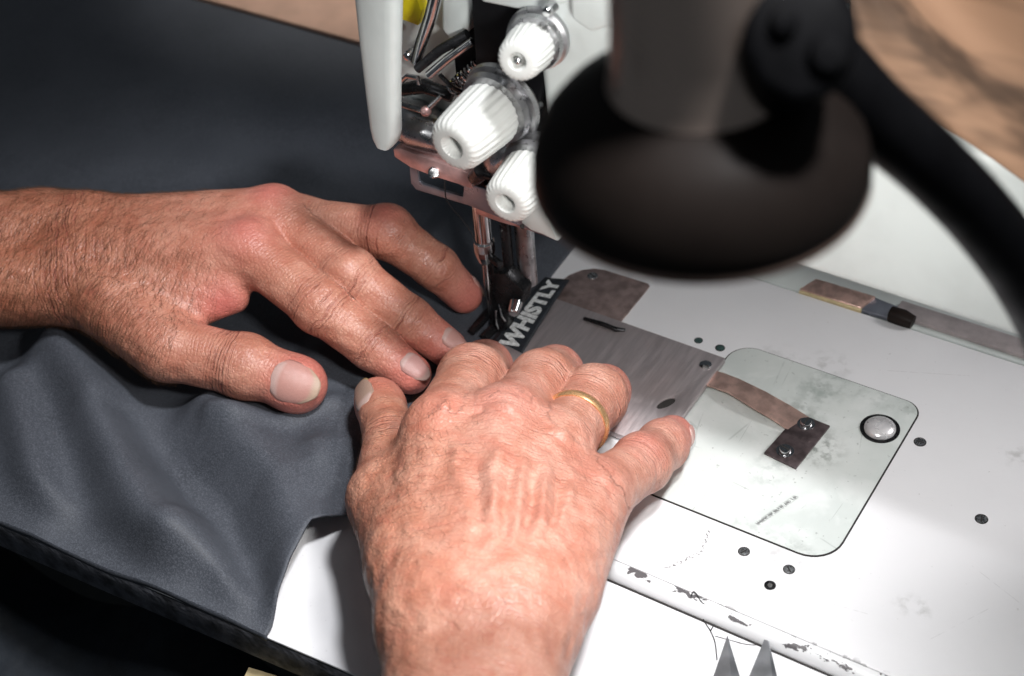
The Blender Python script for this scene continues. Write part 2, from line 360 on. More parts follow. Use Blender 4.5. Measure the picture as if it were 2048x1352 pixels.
for j in range(n+1):
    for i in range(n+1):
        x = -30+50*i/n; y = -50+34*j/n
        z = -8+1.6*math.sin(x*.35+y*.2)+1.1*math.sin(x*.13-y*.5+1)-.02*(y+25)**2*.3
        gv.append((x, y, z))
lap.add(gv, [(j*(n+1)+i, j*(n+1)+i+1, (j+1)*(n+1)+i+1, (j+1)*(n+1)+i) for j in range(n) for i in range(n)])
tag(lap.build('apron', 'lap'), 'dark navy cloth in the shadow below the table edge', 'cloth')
bd = B().slab([(-60, 16.3, TZ+.004), (6, 17.4, TZ+.004), (6, 58, TZ+.004), (-60, 58, TZ+.004)], (0, 0, .35)).build('tan_board', 'tan', None, bevel=.05)
tag(bd, 'flat tan board lying behind the dark fabric at the back', 'board')

# ------------------------------------------------------------------ fabric
fx = [A((1.406, -17.793, -0.500)), A((0.796, -15.504, -0.100)), A((0.528, -13.703, 0.300)), A((0.917, -12.974, 0.600)), A((1.235, -11.719, 0.400)), A((0.361, -8.059, 0.300)), A((0.205, -5.275, 0.100)), A((0.790, -2.246, 0.150)), A((0.612, 0.082, 0.100)), A((0.727, 2.026, 0.100)), A((0.548, 5.347, 0.050)), A((0.431, 7.979, 0.050)), A((0.194, 9.359, 0.050)), A((-0.949, 12.892, 0.000))]
FYX = sorted([(p[1], p[0]) for p in fx])
def fab_right(y):
    ys = [a for a, _ in FYX]; xs = [b for _, b in FYX]; return float(np.interp(y, ys, xs))
def ss(a, b, x):
    t = np.clip((x-a)/(b-a), 0, 1); return t*t*(3-2*t)
FOLDS = [  # polyline in cm, half width, height
    ([A((-16.197, -10.460, 0.500)), A((-12.426, -12.286, 0.400)), A((-8.240, -15.084, 0.200)), A((-4.370, -17.088, 0.100))], 1.5, 2.0),
    ([A((-16.581, -13.194, 0.500)), A((-12.815, -15.833, 0.400)), A((-10.031, -17.891, 0.200))], 1.1, 1.2),
    ([A((-7.653, -10.332, 0.300)), A((-2.425, -12.173, 0.400)), A((0.357, -14.431, 0.600)), A((1.349, -16.302, 0.200))], 1.4, 1.5),
    ([A((-4.092, -15.874, 0.200)), A((-1.889, -16.686, 0.200)), A((-0.355, -17.685, 0.100))], .9, .7),
    ([A((-1.989, -10.059, 0.400)), A((0.303, -12.029, 0.800)), A((1.125, -13.257, 1.000))], 1.0, .95),
    ([A((-0.759, -7.568, 0.200)), A((-1.295, -8.940, 0.300)), A((-1.551, -10.668, 0.300))], .45, .08), ([A((-2.938, -6.707, 0.200)), A((-2.929, -8.830, 0.300)), A((-3.785, -10.481, 0.200))], .6, .08), ([A((0.106, -9.676, 0.200)), A((-0.087, -10.919, 0.400))], .4, .1), ([A((-3.520, -7.355, 0.200)), A((-4.505, -9.556, 0.200)), A((-6.964, -10.861, 0.200))], .5, .35),
    ([A((-10.722, -12.294, 0.300)), A((-4.336, -14.318, 0.300)), A((0.187, -16.846, 0.100))], .8, -.5),
]
def poly_dist(p, pts):
    d = np.full(len(p), 1e9)
    for a, b in zip(pts, pts[1:]):
        a = np.asarray(a); b = np.asarray(b); ab = b-a
        t = np.clip(((p-a)@ab)/(ab@ab), 0, 1); d = np.minimum(d, np.linalg.norm(p-(a+t[:, None]*ab), axis=1))
    return d
def poly_dist_t(p, pts):
    pts = [np.asarray(a, float) for a in pts]; L = [np.linalg.norm(b-a) for a, b in zip(pts, pts[1:])]; tot = sum(L); d = np.full(len(p), 1e9); tt = np.zeros(len(p)); c = 0
    for a, b, l in zip(pts, pts[1:], L):
        ab = b-a; t = np.clip(((p-a)@ab)/(ab@ab), 0, 1); dd = np.linalg.norm(p-(a+t[:, None]*ab), axis=1); mk = dd < d; d[mk] = dd[mk]; tt[mk] = (c+t[mk]*l)/tot; c += l
    return d, tt
def fabric_height(x, y):
    z = np.full(x.shape, TZ+.10)
    bed = ss(-7.5, -5.8, x)*ss(-11.5, -8.6, y)*(1-ss(8.0, 9.5, y))
    z = z+(.06-TZ-.10)*bed
    q = np.stack([x, y], 1)
    for pts, wd_, hg in FOLDS:
        d = poly_dist(q, [p[:2] for p in pts]); z += hg*np.exp(-(d/wd_)**2)*(1-.75*ss(-16.8, -18.3, y) if True else 1)
    z += .06*np.sin(x*.9+y*.5)*np.sin(y*.7-x*.3+1)*(1-ss(-10, -5, y))+.03*np.sin(x*.31-y*.9)
    z += .22*np.exp(-((x+6)/9)**2)*.5*(1+np.sin(x*.55+y*.22))*(1-ss(-12, -7, y))
    return np.maximum(z, TZ+.09+(.05-TZ-.09)*bed)
def make_fabric():
    nu, nv = 240, 200; b = B(); vs = []
    yv = np.concatenate([np.linspace(-18.14, 17.2, nv)]); hem = [(.04, -.06), (.06, -.16), (.05, -.30)]
    rows = []
    for (dy, dz) in reversed(hem): rows.append((-18.14-dy, dz))
    rows += [(y, None) for y in yv]
    for (y, dz) in rows:
        yy = max(y, -18.14); xr = fab_right(yy); xl = -52
        u = np.linspace(0, 1, nu)**.75; x = xl+(xr-xl)*u
        ysk = np.full(nu, yy)+.06*(x-1.66)*(1-ss(-17.9, -6, yy))
        z = fabric_height(x, ysk)
        e = np.exp(-((xr-x)/.5)**2)
        if dz is not None:
            wv = .12*np.sin(x*.8)+.1*np.sin(x*.33+1)
            z = z+dz*(1+wv*.5); ysk = ysk+(y-yy)+.06*np.sin(x*1.3)*(-dz)
        vs.append(np.stack([x, ysk, z], 1))
    R = len(rows); v = np.concatenate(vs)
    b.v = [tuple(p) for p in v]; b.f = [(j*nu+i, j*nu+i+1, (j+1)*nu+i+1, (j+1)*nu+i) for j in range(R-1) for i in range(nu-1)]
    o = b.build('fabric', 'fabric'); md = o.modifiers.new('thick', 'SOLIDIFY'); md.thickness = .09*S; md.offset = -1
    return tag(o, 'dark blue-grey fabric spread under both hands and the needle', 'fabric')
make_fabric()

# ------------------------------------------------------------------ hands: blended solid, surface nets
class SDF:
    def __init__(s, lo, hi, h):
        s.lo = np.asarray(lo, float); s.h = h; s.n = np.ceil((np.asarray(hi)-s.lo)/h).astype(int)+1
        s.F = np.full(s.n, 5.0, np.float32)
    def win(s, lo, hi):
        a = np.clip(np.floor((lo-s.lo)/s.h).astype(int), 0, s.n); b = np.clip(np.ceil((hi-s.lo)/s.h).astype(int)+1, 0, s.n); return a, b
    def cone(s, p, q, r0, r1, k, fl=None):
        p = np.asarray(p, float); q = np.asarray(q, float); R = max(r0, r1)+k+.3
        a, b = s.win(np.minimum(p, q)-R, np.maximum(p, q)+R)
        if (b <= a).any(): return
        g = [(s.lo[i]+s.h*np.arange(a[i], b[i])).astype(np.float32) for i in range(3)]
        X, Y, Z = g[0][:, None, None]-p[0], g[1][None, :, None]-p[1], g[2][None, None, :]-p[2]
        d = q-p; L2 = max(float(d@d), 1e-9)
        t = np.clip((X*d[0]+Y*d[1]+Z*d[2])/L2, 0, 1).astype(np.float32)
        dx, dy, dz = X-t*d[0], Y-t*d[1], Z-t*d[2]
        D2 = dx*dx+dy*dy+dz*dz
        if fl is not None:                               # flatten the section along a direction
            ax, f = fl; e = dx*ax[0]+dy*ax[1]+dz*ax[2]; D2 = D2+(f*f-1)*e*e
        D = np.sqrt(D2)-(r0+(r1-r0)*t)
        sl = s.F[a[0]:b[0], a[1]:b[1], a[2]:b[2]]
        h = np.maximum(k-np.abs(sl-D), 0)/k if k > 0 else 0
        sl[...] = np.minimum(sl, D)-h*h*k*.25
    def merge(s, o, k):
        h = np.maximum(k-np.abs(s.F-o.F), 0)/k; s.F = np.minimum(s.F, o.F)-h*h*k*.25
    def mesh(s):
        F = s.F; ins = F < 0; n = np.array(F.shape)
        c = np.zeros(n-1, np.int8)
        for dx in (0, 1):
            for dy in (0, 1):
                for dz in (0, 1): c += ins[dx:n[0]-1+dx, dy:n[1]-1+dy, dz:n[2]-1+dz]
        act = np.argwhere((c > 0) & (c < 8)); idx = np.full(n-1, -1, np.int32); idx[tuple(act.T)] = np.arange(len(act))
        acc = np.zeros((len(act), 3)); cnt = np.zeros(len(act))
        cor = np.array([(i, j, k) for i in (0, 1) for j in (0, 1) for k in (0, 1)])
        vals = np.stack([F[tuple((act+o).T)] for o in cor], 1)
        for a in range(8):
            for b in range(a+1, 8):
                if np.abs(cor[a]-cor[b]).sum() != 1: continue
                va, vb = vals[:, a], vals[:, b]; mk = (va < 0) != (vb < 0); t = va/np.where(mk, va-vb, 1)
                acc[mk] += (cor[a]+t[:, None]*(cor[b]-cor[a]))[mk]; cnt += mk
        v = s.lo+s.h*(act+acc/cnt[:, None]); q = []
        for ax in range(3):
            A = [slice(1, n[i]-1) for i in range(3)]; Bs = list(A); A[ax] = slice(0, n[ax]-1); Bs[ax] = slice(1, n[ax])
            i0, i1 = ins[tuple(A)], ins[tuple(Bs)]; e = np.argwhere(i0 != i1); fl = i0[tuple(e.T)]
            off = np.ones(3, int); off[ax] = 0; e = e+off
            u, w_ = [i for i in range(3) if i != ax]
            du = np.zeros(3, int); du[u] = 1; dw = np.zeros(3, int); dw[w_] = 1
            f = np.stack([idx[tuple((e-du-dw).T)], idx[tuple((e-dw).T)], idx[tuple(e.T)], idx[tuple((e-du).T)]], 1)
            if ax == 1: fl = ~fl
            f[~fl] = f[~fl][:, ::-1]; q.append(f)
        return v, np.concatenate(q)

def vnormals(v, f):
    fn = np.cross(v[f[:, 2]]-v[f[:, 0]], v[f[:, 3]]-v[f[:, 1]]); N = np.zeros_like(v)
    for i in range(4): np.add.at(N, f[:, i], fn)
    return N/np.maximum(np.linalg.norm(N, axis=1, keepdims=True), 1e-12)
def relax(v, f, it, lam=.5):
    e = np.concatenate([f[:, [0, 1]], f[:, [1, 2]], f[:, [2, 3]], f[:, [3, 0]]]); e = np.concatenate([e, e[:, ::-1]])
    deg = np.bincount(e[:, 0], minlength=len(v))[:, None]
    for k in range(it):
        for l in (lam, -lam*1.04):
            a = np.stack([np.bincount(e[:, 0], v[e[:, 1], i], len(v)) for i in range(3)], 1)/deg; v = v+l*(a-v)
    return v
def chain_param(v, pts, rad):
    best = np.full(len(v), 1e9); u = np.zeros(len(v)); c = 0; rr = np.zeros(len(v))
    for (a, b, r0, r1) in zip(pts, pts[1:], rad, rad[1:]):
        ab = b-a; L = np.linalg.norm(ab); t = np.clip(((v-a)@ab)/(L*L), 0, 1); d = np.linalg.norm(v-(a+t[:, None]*ab), axis=1)-(r0+(r1-r0)*t)
        mk = d < best; best[mk] = d[mk]; u[mk] = c+t[mk]*L; c += L
    return best, u

def make_hand(name, label, skin, bounds, palm, fingers, lines, tonef, h=.085, reds=(), mk_=.55, relief=.012):
    sp = SDF(*bounds, h); sf = SDF(*bounds, h)
    for (p, q, r0, r1, k) in palm: sp.cone(p, q, r0, r1, k)
    for fg in fingers:
        one = SDF(*bounds, h)
        for (a, b, r0, r1) in zip(fg['p'], fg['p'][1:], fg['r'], fg['r'][1:]): one.cone(a, b, r0, r1, .3)
        for (c, r) in fg.get('ball', ()): one.cone(c, c, r, r, .45)
        sf.merge(one, fg.get('k', .06))
        del one
    sp.merge(sf, mk_)
    v, f = sp.mesh(); v = relax(v, f, 6)
    N = vnormals(v, f)
    for (pts, wd_, amp) in lines:
        if len(pts) > 2:                                   # a tendon or vein wanders a little
            jr = np.random.default_rng(int(abs(pts[0][0]*1000))); pp, _ = spline([np.asarray(q) for q in pts], [1]*len(pts), 4)
            pts = [q+jr.normal(size=3)*.07 for q in pp]
        d, tt = poly_dist_t(v, pts); v = v+N*(amp*np.exp(-(d/wd_)**2)*np.sin(math.pi*np.clip(tt, .04, .96))**.5)[:, None]
    ax = palm[0][1]-palm[0][0]; ax = ax/np.linalg.norm(ax); jr = np.random.default_rng(7); rel = np.zeros(len(v))
    for i in range(14):                                    # soft relief of tendons, veins and loose skin
        kv = jr.normal(size=3); kv = kv-ax*(kv@ax)*.72; kv = kv/np.linalg.norm(kv)*2*math.pi/jr.uniform(.45, 1.3); ph = v@kv+jr.uniform(0, 6)
        rel += np.sin(ph+1.6*np.sin(v@(ax*jr.uniform(1, 3))+jr.uniform(0, 6)))
    v = v+N*(relief*np.clip(rel/3, -1.6, 1.6)*ss(-.2, .5, N@(-FW)))[:, None]
    v = relax(v, f, 1)
    wu = np.zeros(len(v)); wm = np.zeros(len(v)); red = np.zeros(len(v)); fw = np.zeros(len(v)); best = np.full(len(v), .22)
    wu = (v-palm[0][0])@((palm[0][1]-palm[0][0])/np.linalg.norm(palm[0][1]-palm[0][0]))
    for fg in fingers:
        d, u = chain_param(v, fg['p'], fg['r']); mk = d < best; best[mk] = d[mk]; wu[mk] = u[mk]+fg.get('u0', 0)
        m_ = np.zeros(len(v)); lens = np.concatenate([[0], np.cumsum([np.linalg.norm(b-a) for a, b in zip(fg['p'], fg['p'][1:])])])
        for (ji, wdt, amt) in fg['joints']: m_ = np.maximum(m_, amt*np.exp(-((u-lens[0]-ji*lens[-1])/wdt)**2))
        wt = ss(.22, .07, d); fw[mk] = wt[mk]; wm[mk] = (m_*wt)[mk]
        red[mk] = np.maximum(red[mk], .55*ss(lens[-1]-2.2, lens[-1]+.2, u)[mk])
    for (c, r, amt) in reds:
        red = np.maximum(red, amt*np.exp(-(np.linalg.norm(v-c, axis=1)/r)**2))
    wm2 = tonef(v)
    if 'wm' in wm2: wm = np.maximum(wm, wm2['wm'])
    tone = wm2['tone']
    me = bpy.data.meshes.new('hand'); me.from_pydata((v*S).tolist(), [], f.tolist())
    for nm, dat in (('fw', fw), ('wu', wu), ('wm', wm), ('red', red)):
        at = me.attributes.new(nm, 'FLOAT', 'POINT'); at.data.foreach_set('value', dat.astype(np.float32))
    at = me.attributes.new('tone', 'FLOAT_COLOR', 'POINT'); at.data.foreach_set('color', np.concatenate([tone, np.ones((len(v), 1))], 1).astype(np.float32).ravel())
    me.polygons.foreach_set('use_smooth', [True]*len(me.polygons)); me.materials.append(M[skin])
    o = bpy.data.objects.new('hand', me); COL.objects.link(o); ORG[o.name] = (0, 0, 0)
    tag(o, label, 'hand')
    return o, v, f, N

BVH = {}
def make_nail(parent, a, b, ra, rb, up, half, t0, t1, base, tipc, lift=.03, ang=None):
    """curved plate on the tip segment a>b; t0..t1 in cm measured from b along the axis"""
    a = np.asarray(a); b = np.asarray(b); L = np.linalg.norm(b-a); d = (b-a)/L; up = np.asarray(up, float); up = up-d*(up@d); up /= np.linalg.norm(up); sd = np.cross(d, up)
    ns, nl = 21, 23; vs = []; cols = []; uv = []
    from mathutils.bvhtree import BVHTree
    bvh = BVH.get(parent.name) or BVHTree.FromPolygons([tuple(x_.co) for x_ in parent.data.vertices], [tuple(p_.vertices) for p_ in parent.data.polygons]); BVH[parent.name] = bvh
    rows = []; rhs = []; hm = half/(.5*(ra+rb))
    for x in np.linspace(t0-.1, min(.35, t1-.3), 9):
        for th in np.linspace(-hm, hm, 9):
            dr = up*math.cos(th)+sd*math.sin(th); h_ = bvh.ray_cast(Vector((b+d*x+dr*2.2)*S), Vector(-dr))
            if h_[0] is not None: rows.append((1, x, x*x, th, th*th)); rhs.append(float((np.array(h_[0])/S-b-d*x)@dr))
    cf = np.linalg.lstsq(np.array(rows), np.array(rhs), rcond=None)[0]
    for j in range(nl):
        tj = j/(nl-1)
        for i in range(ns):
            s_ = -1+2*i/(ns-1)
            lo = t0+.17*(t1-t0)*abs(s_)**2.5; hi = t1-.36*(t1-t0)*abs(s_)**3.2
            x = lo+(hi-lo)*tj; th = s_*hm; xe = min(x, .45); R = cf[0]+cf[1]*xe+cf[2]*xe*xe+cf[3]*th+cf[4]*th*th-max(0, x-.45)*.45
            R += lift+.03*math.sin(math.pi*min(1, tj*1.1))-.045*abs(s_)**5-.05*(1-min(1, tj*8))
            vs.append(b+d*x+up*R*math.cos(th)+sd*R*math.sin(th))
            e = ss(.80, .90, tj); c = np.array(base)*(1-e)+np.array(tipc)*e
            if tj < .22 and abs(s_) < .8: c = c*(1-.7*ss(.24, .14, tj))+A((.60, .44, .40))*.7*ss(.24, .14, tj)
            cols.append(c); uv.append((s_*5, tj*.3, 0))
    fs = [(j*ns+i, j*ns+i+1, (j+1)*ns+i+1, (j+1)*ns+i) for j in range(nl-1) for i in range(ns-1)]
    bb = B(); bb.v = [tuple(p) for p in vs]; bb.f = fs; o = bb.build('nail', 'nail', parent)
    me = o.data
    at = me.attributes.new('tone', 'FLOAT_COLOR', 'POINT'); at.data.foreach_set('color', np.concatenate([np.array(cols), np.ones((len(cols), 1))], 1).astype(np.float32).ravel())
    at = me.attributes.new('nuv', 'FLOAT_VECTOR', 'POINT'); at.data.foreach_set('vector', np.array(uv, np.float32).ravel())
    md = o.modifiers.new('thick', 'SOLIDIFY'); md.thickness = .07*S; md.offset = -1
    return o

A = np.array
# left hand
Lw1, Lw2, Lw3 = A((-17.035, -6.879, 3.900)), A((-16.012, -8.044, 3.700)), A((-15.444, -8.867, 3.100))
Lidx = [A((-8.974, -4.769, 4.500)), A((-5.019, -5.297, 3.300)), A((-2.532, -5.226, 2.000)), A((-0.692, -5.188, 1.150))]
Lmid = [A((-9.671, -2.197, 4.500)), A((-4.709, -3.464, 3.700)), A((-1.938, -3.317, 2.200)), A((-0.225, -3.105, 1.100))]
Lrng = [A((-8.361, -1.906, 4.200)), A((-4.562, -0.764, 4.200)), A((-2.527, -0.241, 2.600)), A((-1.537, 0.206, 1.050))]
Lpky = [A((-8.444, -1.819, 3.400)), A((-7.687, -0.563, 1.900)), A((-8.488, -0.286, 0.950)), A((-8.641, -1.035, 1.000))]
Lthb = [A((-13.415, -9.182, 3.000)), A((-10.077, -9.635, 2.300)), A((-6.769, -8.628, 1.800)), A((-4.377, -8.042, 1.350))]
palmL = [(Lw2, A((-9.421, -3.566, 4.300)), 1.7, 1.15, .1),
         (A((-23.033, -10.880, 4.300)), Lw1, 2.2, 1.9, .9), (A((-21.731, -12.377, 3.600)), Lw3, 2.15, 1.75, .9), (A((-19.229, -7.127, 4.000)), A((-19.020, -7.021, 4.000)), 1.45, 1.45, .8),
         (Lw1, Lmid[0], 1.45, 1.12, .9), (Lw2, Lidx[0], 1.5, 1.22, .9), (Lw1, Lrng[0], 1.5, 1.05, .9), (A((-17.813, -6.301, 3.200)), Lpky[0], 1.4, .95, .9),
         (Lw3, Lthb[1], 1.55, 1.3, .9), (A((-13.571, -8.781, 3.200)), A((-9.283, -6.220, 3.500)), 1.25, .75, .9), (A((-11.658, -8.862, 2.600)), A((-8.901, -6.353, 2.900)), 1.1, .55, .7)]
fingL = [dict(p=Lidx, r=[1.22, 1.13, 1.02, .86], joints=[(.47, .75, 1), (.77, .4, .7)], ball=[(Lidx[1]+A((0, 0, .08)), 1.14)]),
         dict(p=Lmid, r=[1.15, 1.13, 1.0, .84], joints=[(.5, .75, 1), (.79, .4, .7)], ball=[(Lmid[1]+A((0, 0, .1)), 1.12)]),
         dict(p=Lrng, r=[1.08, 1.10, .96, .82], joints=[(.45, .7, 1), (.77, .4, .7)], ball=[(Lrng[1]+A((0, 0, .12)), 1.1)]),
         dict(p=Lpky, r=[.9, .85, .8, .7], joints=[(.5, .6, .7)]),
         dict(p=Lthb, r=[1.45, 1.35, 1.3, 1.12], joints=[(.68, .75, 1), (.35, .5, .4)], ball=[(Lthb[2]+A((0, 0, .05)), 1.3), (A((-4.567, -8.152, 1.300)), 1.16)])]
def tone_l(v):
    ax = (Lidx[0]-Lw2)/np.linalg.norm(Lidx[0]-Lw2); t = (v-Lw2)@ax
    k = ss(6.5, 0, t)[:, None]
    tone = (1-k)*A((1, 1, 1))+k*A((.80, .70, .60))
    wm = .9*np.exp(-((t+.3)/.7)**2)+.35*np.exp(-((t-1.5)/1.2)**2)
    return dict(tone=tone, wm=wm)
linesL = [([A((-13.110, -6.414, 5.000)), A((-11.278, -5.130, 5.300)), A((-9.716, -2.860, 5.500))], .35, .06), ([A((-12.739, -8.124, 5.000)), A((-10.545, -6.663, 5.300)), A((-8.945, -5.509, 5.600))], .35, .05),
          ([A((-8.893, -6.811, 4.800)), A((-8.281, -6.802, 4.200)), A((-8.306, -6.871, 3.400))], .2, -.08), ([A((-9.249, -7.947, 4.000)), A((-8.665, -7.388, 3.800)), A((-8.295, -6.835, 3.800))], .13, -.07), ([A((-9.158, -8.569, 3.400)), A((-8.764, -7.721, 3.400)), A((-8.324, -7.114, 3.300))], .12, -.07),
          ([A((-7.513, -4.265, 5.500)), A((-5.959, -5.025, 5.000)), A((-3.803, -5.906, 4.600))], .34, -.08), ([A((-17.788, -6.810, 5.000)), A((-14.757, -9.695, 5.400)), A((-13.206, -11.473, 4.600))], .16, -.09), ([A((-16.915, -6.770, 5.000)), A((-14.181, -9.266, 5.300)), A((-12.551, -10.880, 4.400))], .14, -.07), ([A((-15.009, -7.379, 5.000)), A((-13.006, -9.270, 5.200)), A((-11.794, -10.234, 4.200))], .14, -.05)]
handL, vL, fL, nL = make_hand('hand', 'left hand with a hairy wrist and thumb spread, pressing the dark fabric beside the needle', 'skin_l',
    ((-25.5, -14.5, -.1), (2.0, 2.5, 7.4)), palmL, fingL, linesL, tone_l, reds=[(Lidx[0]+A((0, 0, 1)), 1.3, .55), (Lmid[0]+A((0, 0, 1)), 1.1, .6), (Lrng[1]+A((0, 0, 1)), .9, .5), (A((-8.809, -7.057, 3.200)), 1.2, .7)])
NB, NTIP = (.53, .275, .235), (.50, .36, .27)
make_nail(handL, Lthb[2], Lthb[3], 1.3, 1.12, -FW+UP*.02+RT*.1, .95, -1.0, 1.12, NB, NTIP)
make_nail(handL, Lidx[2], Lidx[3], 1.02, .86, -FW*.8+UP*.35+RT*.35, .60, -.62, .78, (.50, .27, .245), (.44, .30, .26))
make_nail(handL, Lmid[2], Lmid[3], 1.0, .84, -FW*.7+UP*.6+RT*.2, .58, -.62, .76, (.53, .28, .245), NTIP)
make_nail(handL, Lrng[2], Lrng[3], .96, .82, UP*1+RT*.5, .60, -.5, .76, NB, NTIP)

# right hand
Rw1, Rw2, Rw3 = A((9.309, -17.385, 4.600)), A((10.535, -17.061, 5.000)), A((11.623, -16.171, 4.800))
Ridx = [A((4.742, -10.252, 5.0)), A((3.28, -6.189, 3.5)), A((2.031, -3.608, 1.4)), A((1.919, -3.89, .95))]
Rmid = [A((6.648, -8.947, 5.000)), A((5.893, -5.136, 3.500)), A((4.939, -2.659, 1.600)), A((4.725, -2.643, 1.000))]
Rrng = [A((8.624, -8.406, 4.400)), A((7.911, -4.645, 3.200)), A((7.229, -2.687, 1.600)), A((7.046, -2.811, 1.050))]
Rpky = [A((10.699, -9.342, 3.600)), A((10.806, -6.050, 2.300)), A((10.756, -4.246, 1.600)), A((10.679, -3.295, 1.200))]
Rthb = [A((8.257, -16.221, 4.000)), A((3.790, -12.877, 3.200)), A((1.652, -9.654, 2.400)), A((-0.735, -7.481, 1.600))]
palmR = [(Rw2, A((6.416, -8.628, 4.600)), 2.0, 1.3, .1),
         (A((13.119, -22.645, 5.2)), Rw1, 2.08, 1.9, 1.0), (A((14.162, -22.06, 5.2)), Rw3, 2.08, 1.95, 1.0),
         (Rw1, Ridx[0], 1.9, 1.35, 1.0), (Rw2, Rmid[0], 1.9, 1.35, 1.0), (Rw3, Rrng[0], 1.85, 1.1, 1.2), (Rw3, Rpky[0], 1.8, 1.25, 1.0),
         (Rw1, Rthb[1], 1.8, 1.4, 1.0), (A((7.011, -15.582, 4.200)), A((4.095, -10.680, 4.000)), 1.6, 1.1, 1.0), (A((12.054, -14.171, 4.300)), A((10.878, -10.823, 3.600)), 1.3, 1.25, 1.0)]
fingR = [dict(p=Ridx, r=[1.36, 1.30, 1.12, .93], joints=[(.5, .8, .6)], ball=[(Ridx[1], 1.32)]),
         dict(p=Rmid, r=[1.30, 1.25, 1.1, .92], joints=[(.5, .8, .8)], ball=[(Rmid[1]+A((0, 0, .05)), 1.28)]),
         dict(p=Rrng, r=[1.25, 1.22, 1.05, .9], joints=[(.55, .8, .7)], ball=[(Rrng[1]+A((0, 0, .05)), 1.25)]),
         dict(p=Rpky, r=[1.22, 1.06, 1.0, .84], joints=[(.58, .8, .8)], ball=[(Rpky[1], 1.08)]),
         dict(p=Rthb, r=[1.6, 1.4, 1.12, .95], joints=[(.72, .9, .8)], ball=[(A((-0.368, -7.666, 1.500)), .95)])]
def tone_r(v):
    ax = (Rmid[0]-Rw2)/np.linalg.norm(Rmid[0]-Rw2); t = (v-Rw2)@ax
    sx = (v-Rw2)@RT
    k = ss(1.0, -3.5, sx)[:, None]*.5
    tone = (1-k)*A((1, 1, 1))+k*A((.95, .80, .62))
    return dict(tone=tone, wm=.12+.15*np.exp(-((t-5)/3)**2))
linesR = [([A((6.073, -11.429, 6.200)), A((7.680, -13.175, 6.600)), A((9.377, -15.121, 6.900))], .30, .09), ([A((7.777, -10.740, 6.400)), A((8.731, -12.715, 6.700)), A((10.311, -15.350, 6.900))], .28, .14), ([A((8.607, -10.743, 6.300)), A((9.681, -12.626, 6.600)), A((11.004, -15.216, 6.900))], .2, .08),
          ([A((9.354, -10.299, 6.000)), A((10.495, -12.504, 6.400)), A((11.374, -14.582, 6.700))], .24, .12), ([A((10.468, -10.333, 5.300)), A((10.994, -11.889, 5.800)), A((11.655, -13.800, 6.300))], .2, .09),
          ([A((7.331, -11.531, 6.400)), A((8.694, -13.777, 6.700)), A((9.947, -15.548, 6.900))], .3, -.10), ([A((8.729, -11.602, 6.400)), A((9.597, -13.291, 6.700)), A((10.488, -15.011, 6.900))], .2, -.08), ([A((9.442, -11.280, 6.200)), A((10.362, -12.934, 6.500)), A((10.931, -14.332, 6.700))], .2, -.10), ([A((10.252, -10.967, 5.800)), A((10.954, -12.470, 6.100)), A((11.531, -14.060, 6.500))], .18, -.08),
          ([A((6.007, -10.152, 6.300)), A((6.374, -9.556, 6.200)), A((6.383, -8.738, 6.000))], .2, -.08), ([A((5.036, -10.666, 6.300)), A((4.950, -9.722, 6.200))], .3, .10), ([A((7.193, -9.635, 6.400)), A((7.093, -9.143, 6.300))], .45, .12), ([A((9.182, -9.231, 5.700)), A((9.050, -8.766, 5.600))], .45, .1), ([A((11.110, -9.881, 4.800)), A((11.121, -9.362, 4.700))], .5, .08),
          ([A((3.224, -12.872, 4.000)), A((5.124, -14.817, 4.500)), A((6.802, -16.941, 5.000))], .35, .15), ([A((4.170, -12.564, 5.000)), A((5.818, -14.540, 5.400)), A((7.414, -16.613, 5.800))], .4, -.12)]
linesR = [(a_, b_*.9, c_*1.9) for a_, b_, c_ in linesR]
handR, vR, fR, nR = make_hand('hand', 'right hand with curled fingers and a gold ring, resting on the steel plate', 'skin_r',
    ((-4.5, -27.5, -.1), (17.0, -.5, 8.2)), palmR, fingR, linesR, tone_r, relief=.012, reds=[(Rmid[0]+A((0, 0, 1)), 1.4, .35), (Ridx[0]+A((0, 0, 1)), 1.3, .3), (Rpky[0]+A((0, 0, 1)), 1.5, .16), (Rpky[1]+A((0, 0, 1)), 1.0, .4)])
make_nail(handR, Rthb[2], Rthb[3], 1.12, .95, -FW*1-RT*.42+UP*.1, .60, -1.5, .95, (.40, .28, .22), (.36, .27, .12))
make_nail(handR, Rpky[2], Rpky[3], 1.02, .84, UP*.1+RT*1-FW*.05, .5, -.2, .80, (.53, .28, .245), NTIP)
# hairs
def hairs(parent, v, f, N, sel, count, axis, ln, rad, seed):
    r = np.random.default_rng(seed); b = B(); ids = np.flatnonzero(sel(v, N)); ids = r.choice(ids, min(count, len(ids)), replace=False)
    for i in ids:
        n = N[i]; d = axis(v[i])+.22*r.normal(size=3); d = d-n*(d@n); d /= np.linalg.norm(d); l = ln*r.uniform(.5, 1.3)
        p0 = v[i]-n*.01; p1 = v[i]+d*l*.5+n*l*.16; p2 = v[i]+d*l+n*l*.13+A((0, 0, -.04))*l
        s_ = np.cross(d, n)*rad; k = len(b.v)
        b.v += [tuple(p0-s_), tuple(p0+s_), tuple(p0+n*rad), tuple(p1-s_*.8), tuple(p1+s_*.8), tuple(p1+n*rad*.8), tuple(p2)]
        for q in ((0, 1, 4, 3), (1, 2, 5, 4), (2, 0, 3, 5), (3, 4, 6), (4, 5, 6), (5, 3, 6)): b.f.append(tuple(x+k for x in q))
    return b.build('arm_hair', 'hair', parent, smooth=False)
axL = (Lidx[0]-Lw2)/np.linalg.norm(Lidx[0]-Lw2)
def selL(v, N):
    t = (v-Lw2)@axL; r = np.random.default_rng(1).random(len(v)); return (t < 7.2*r**.6) & (N@(-FW) > -.2) & (v[:, 0] < -9)
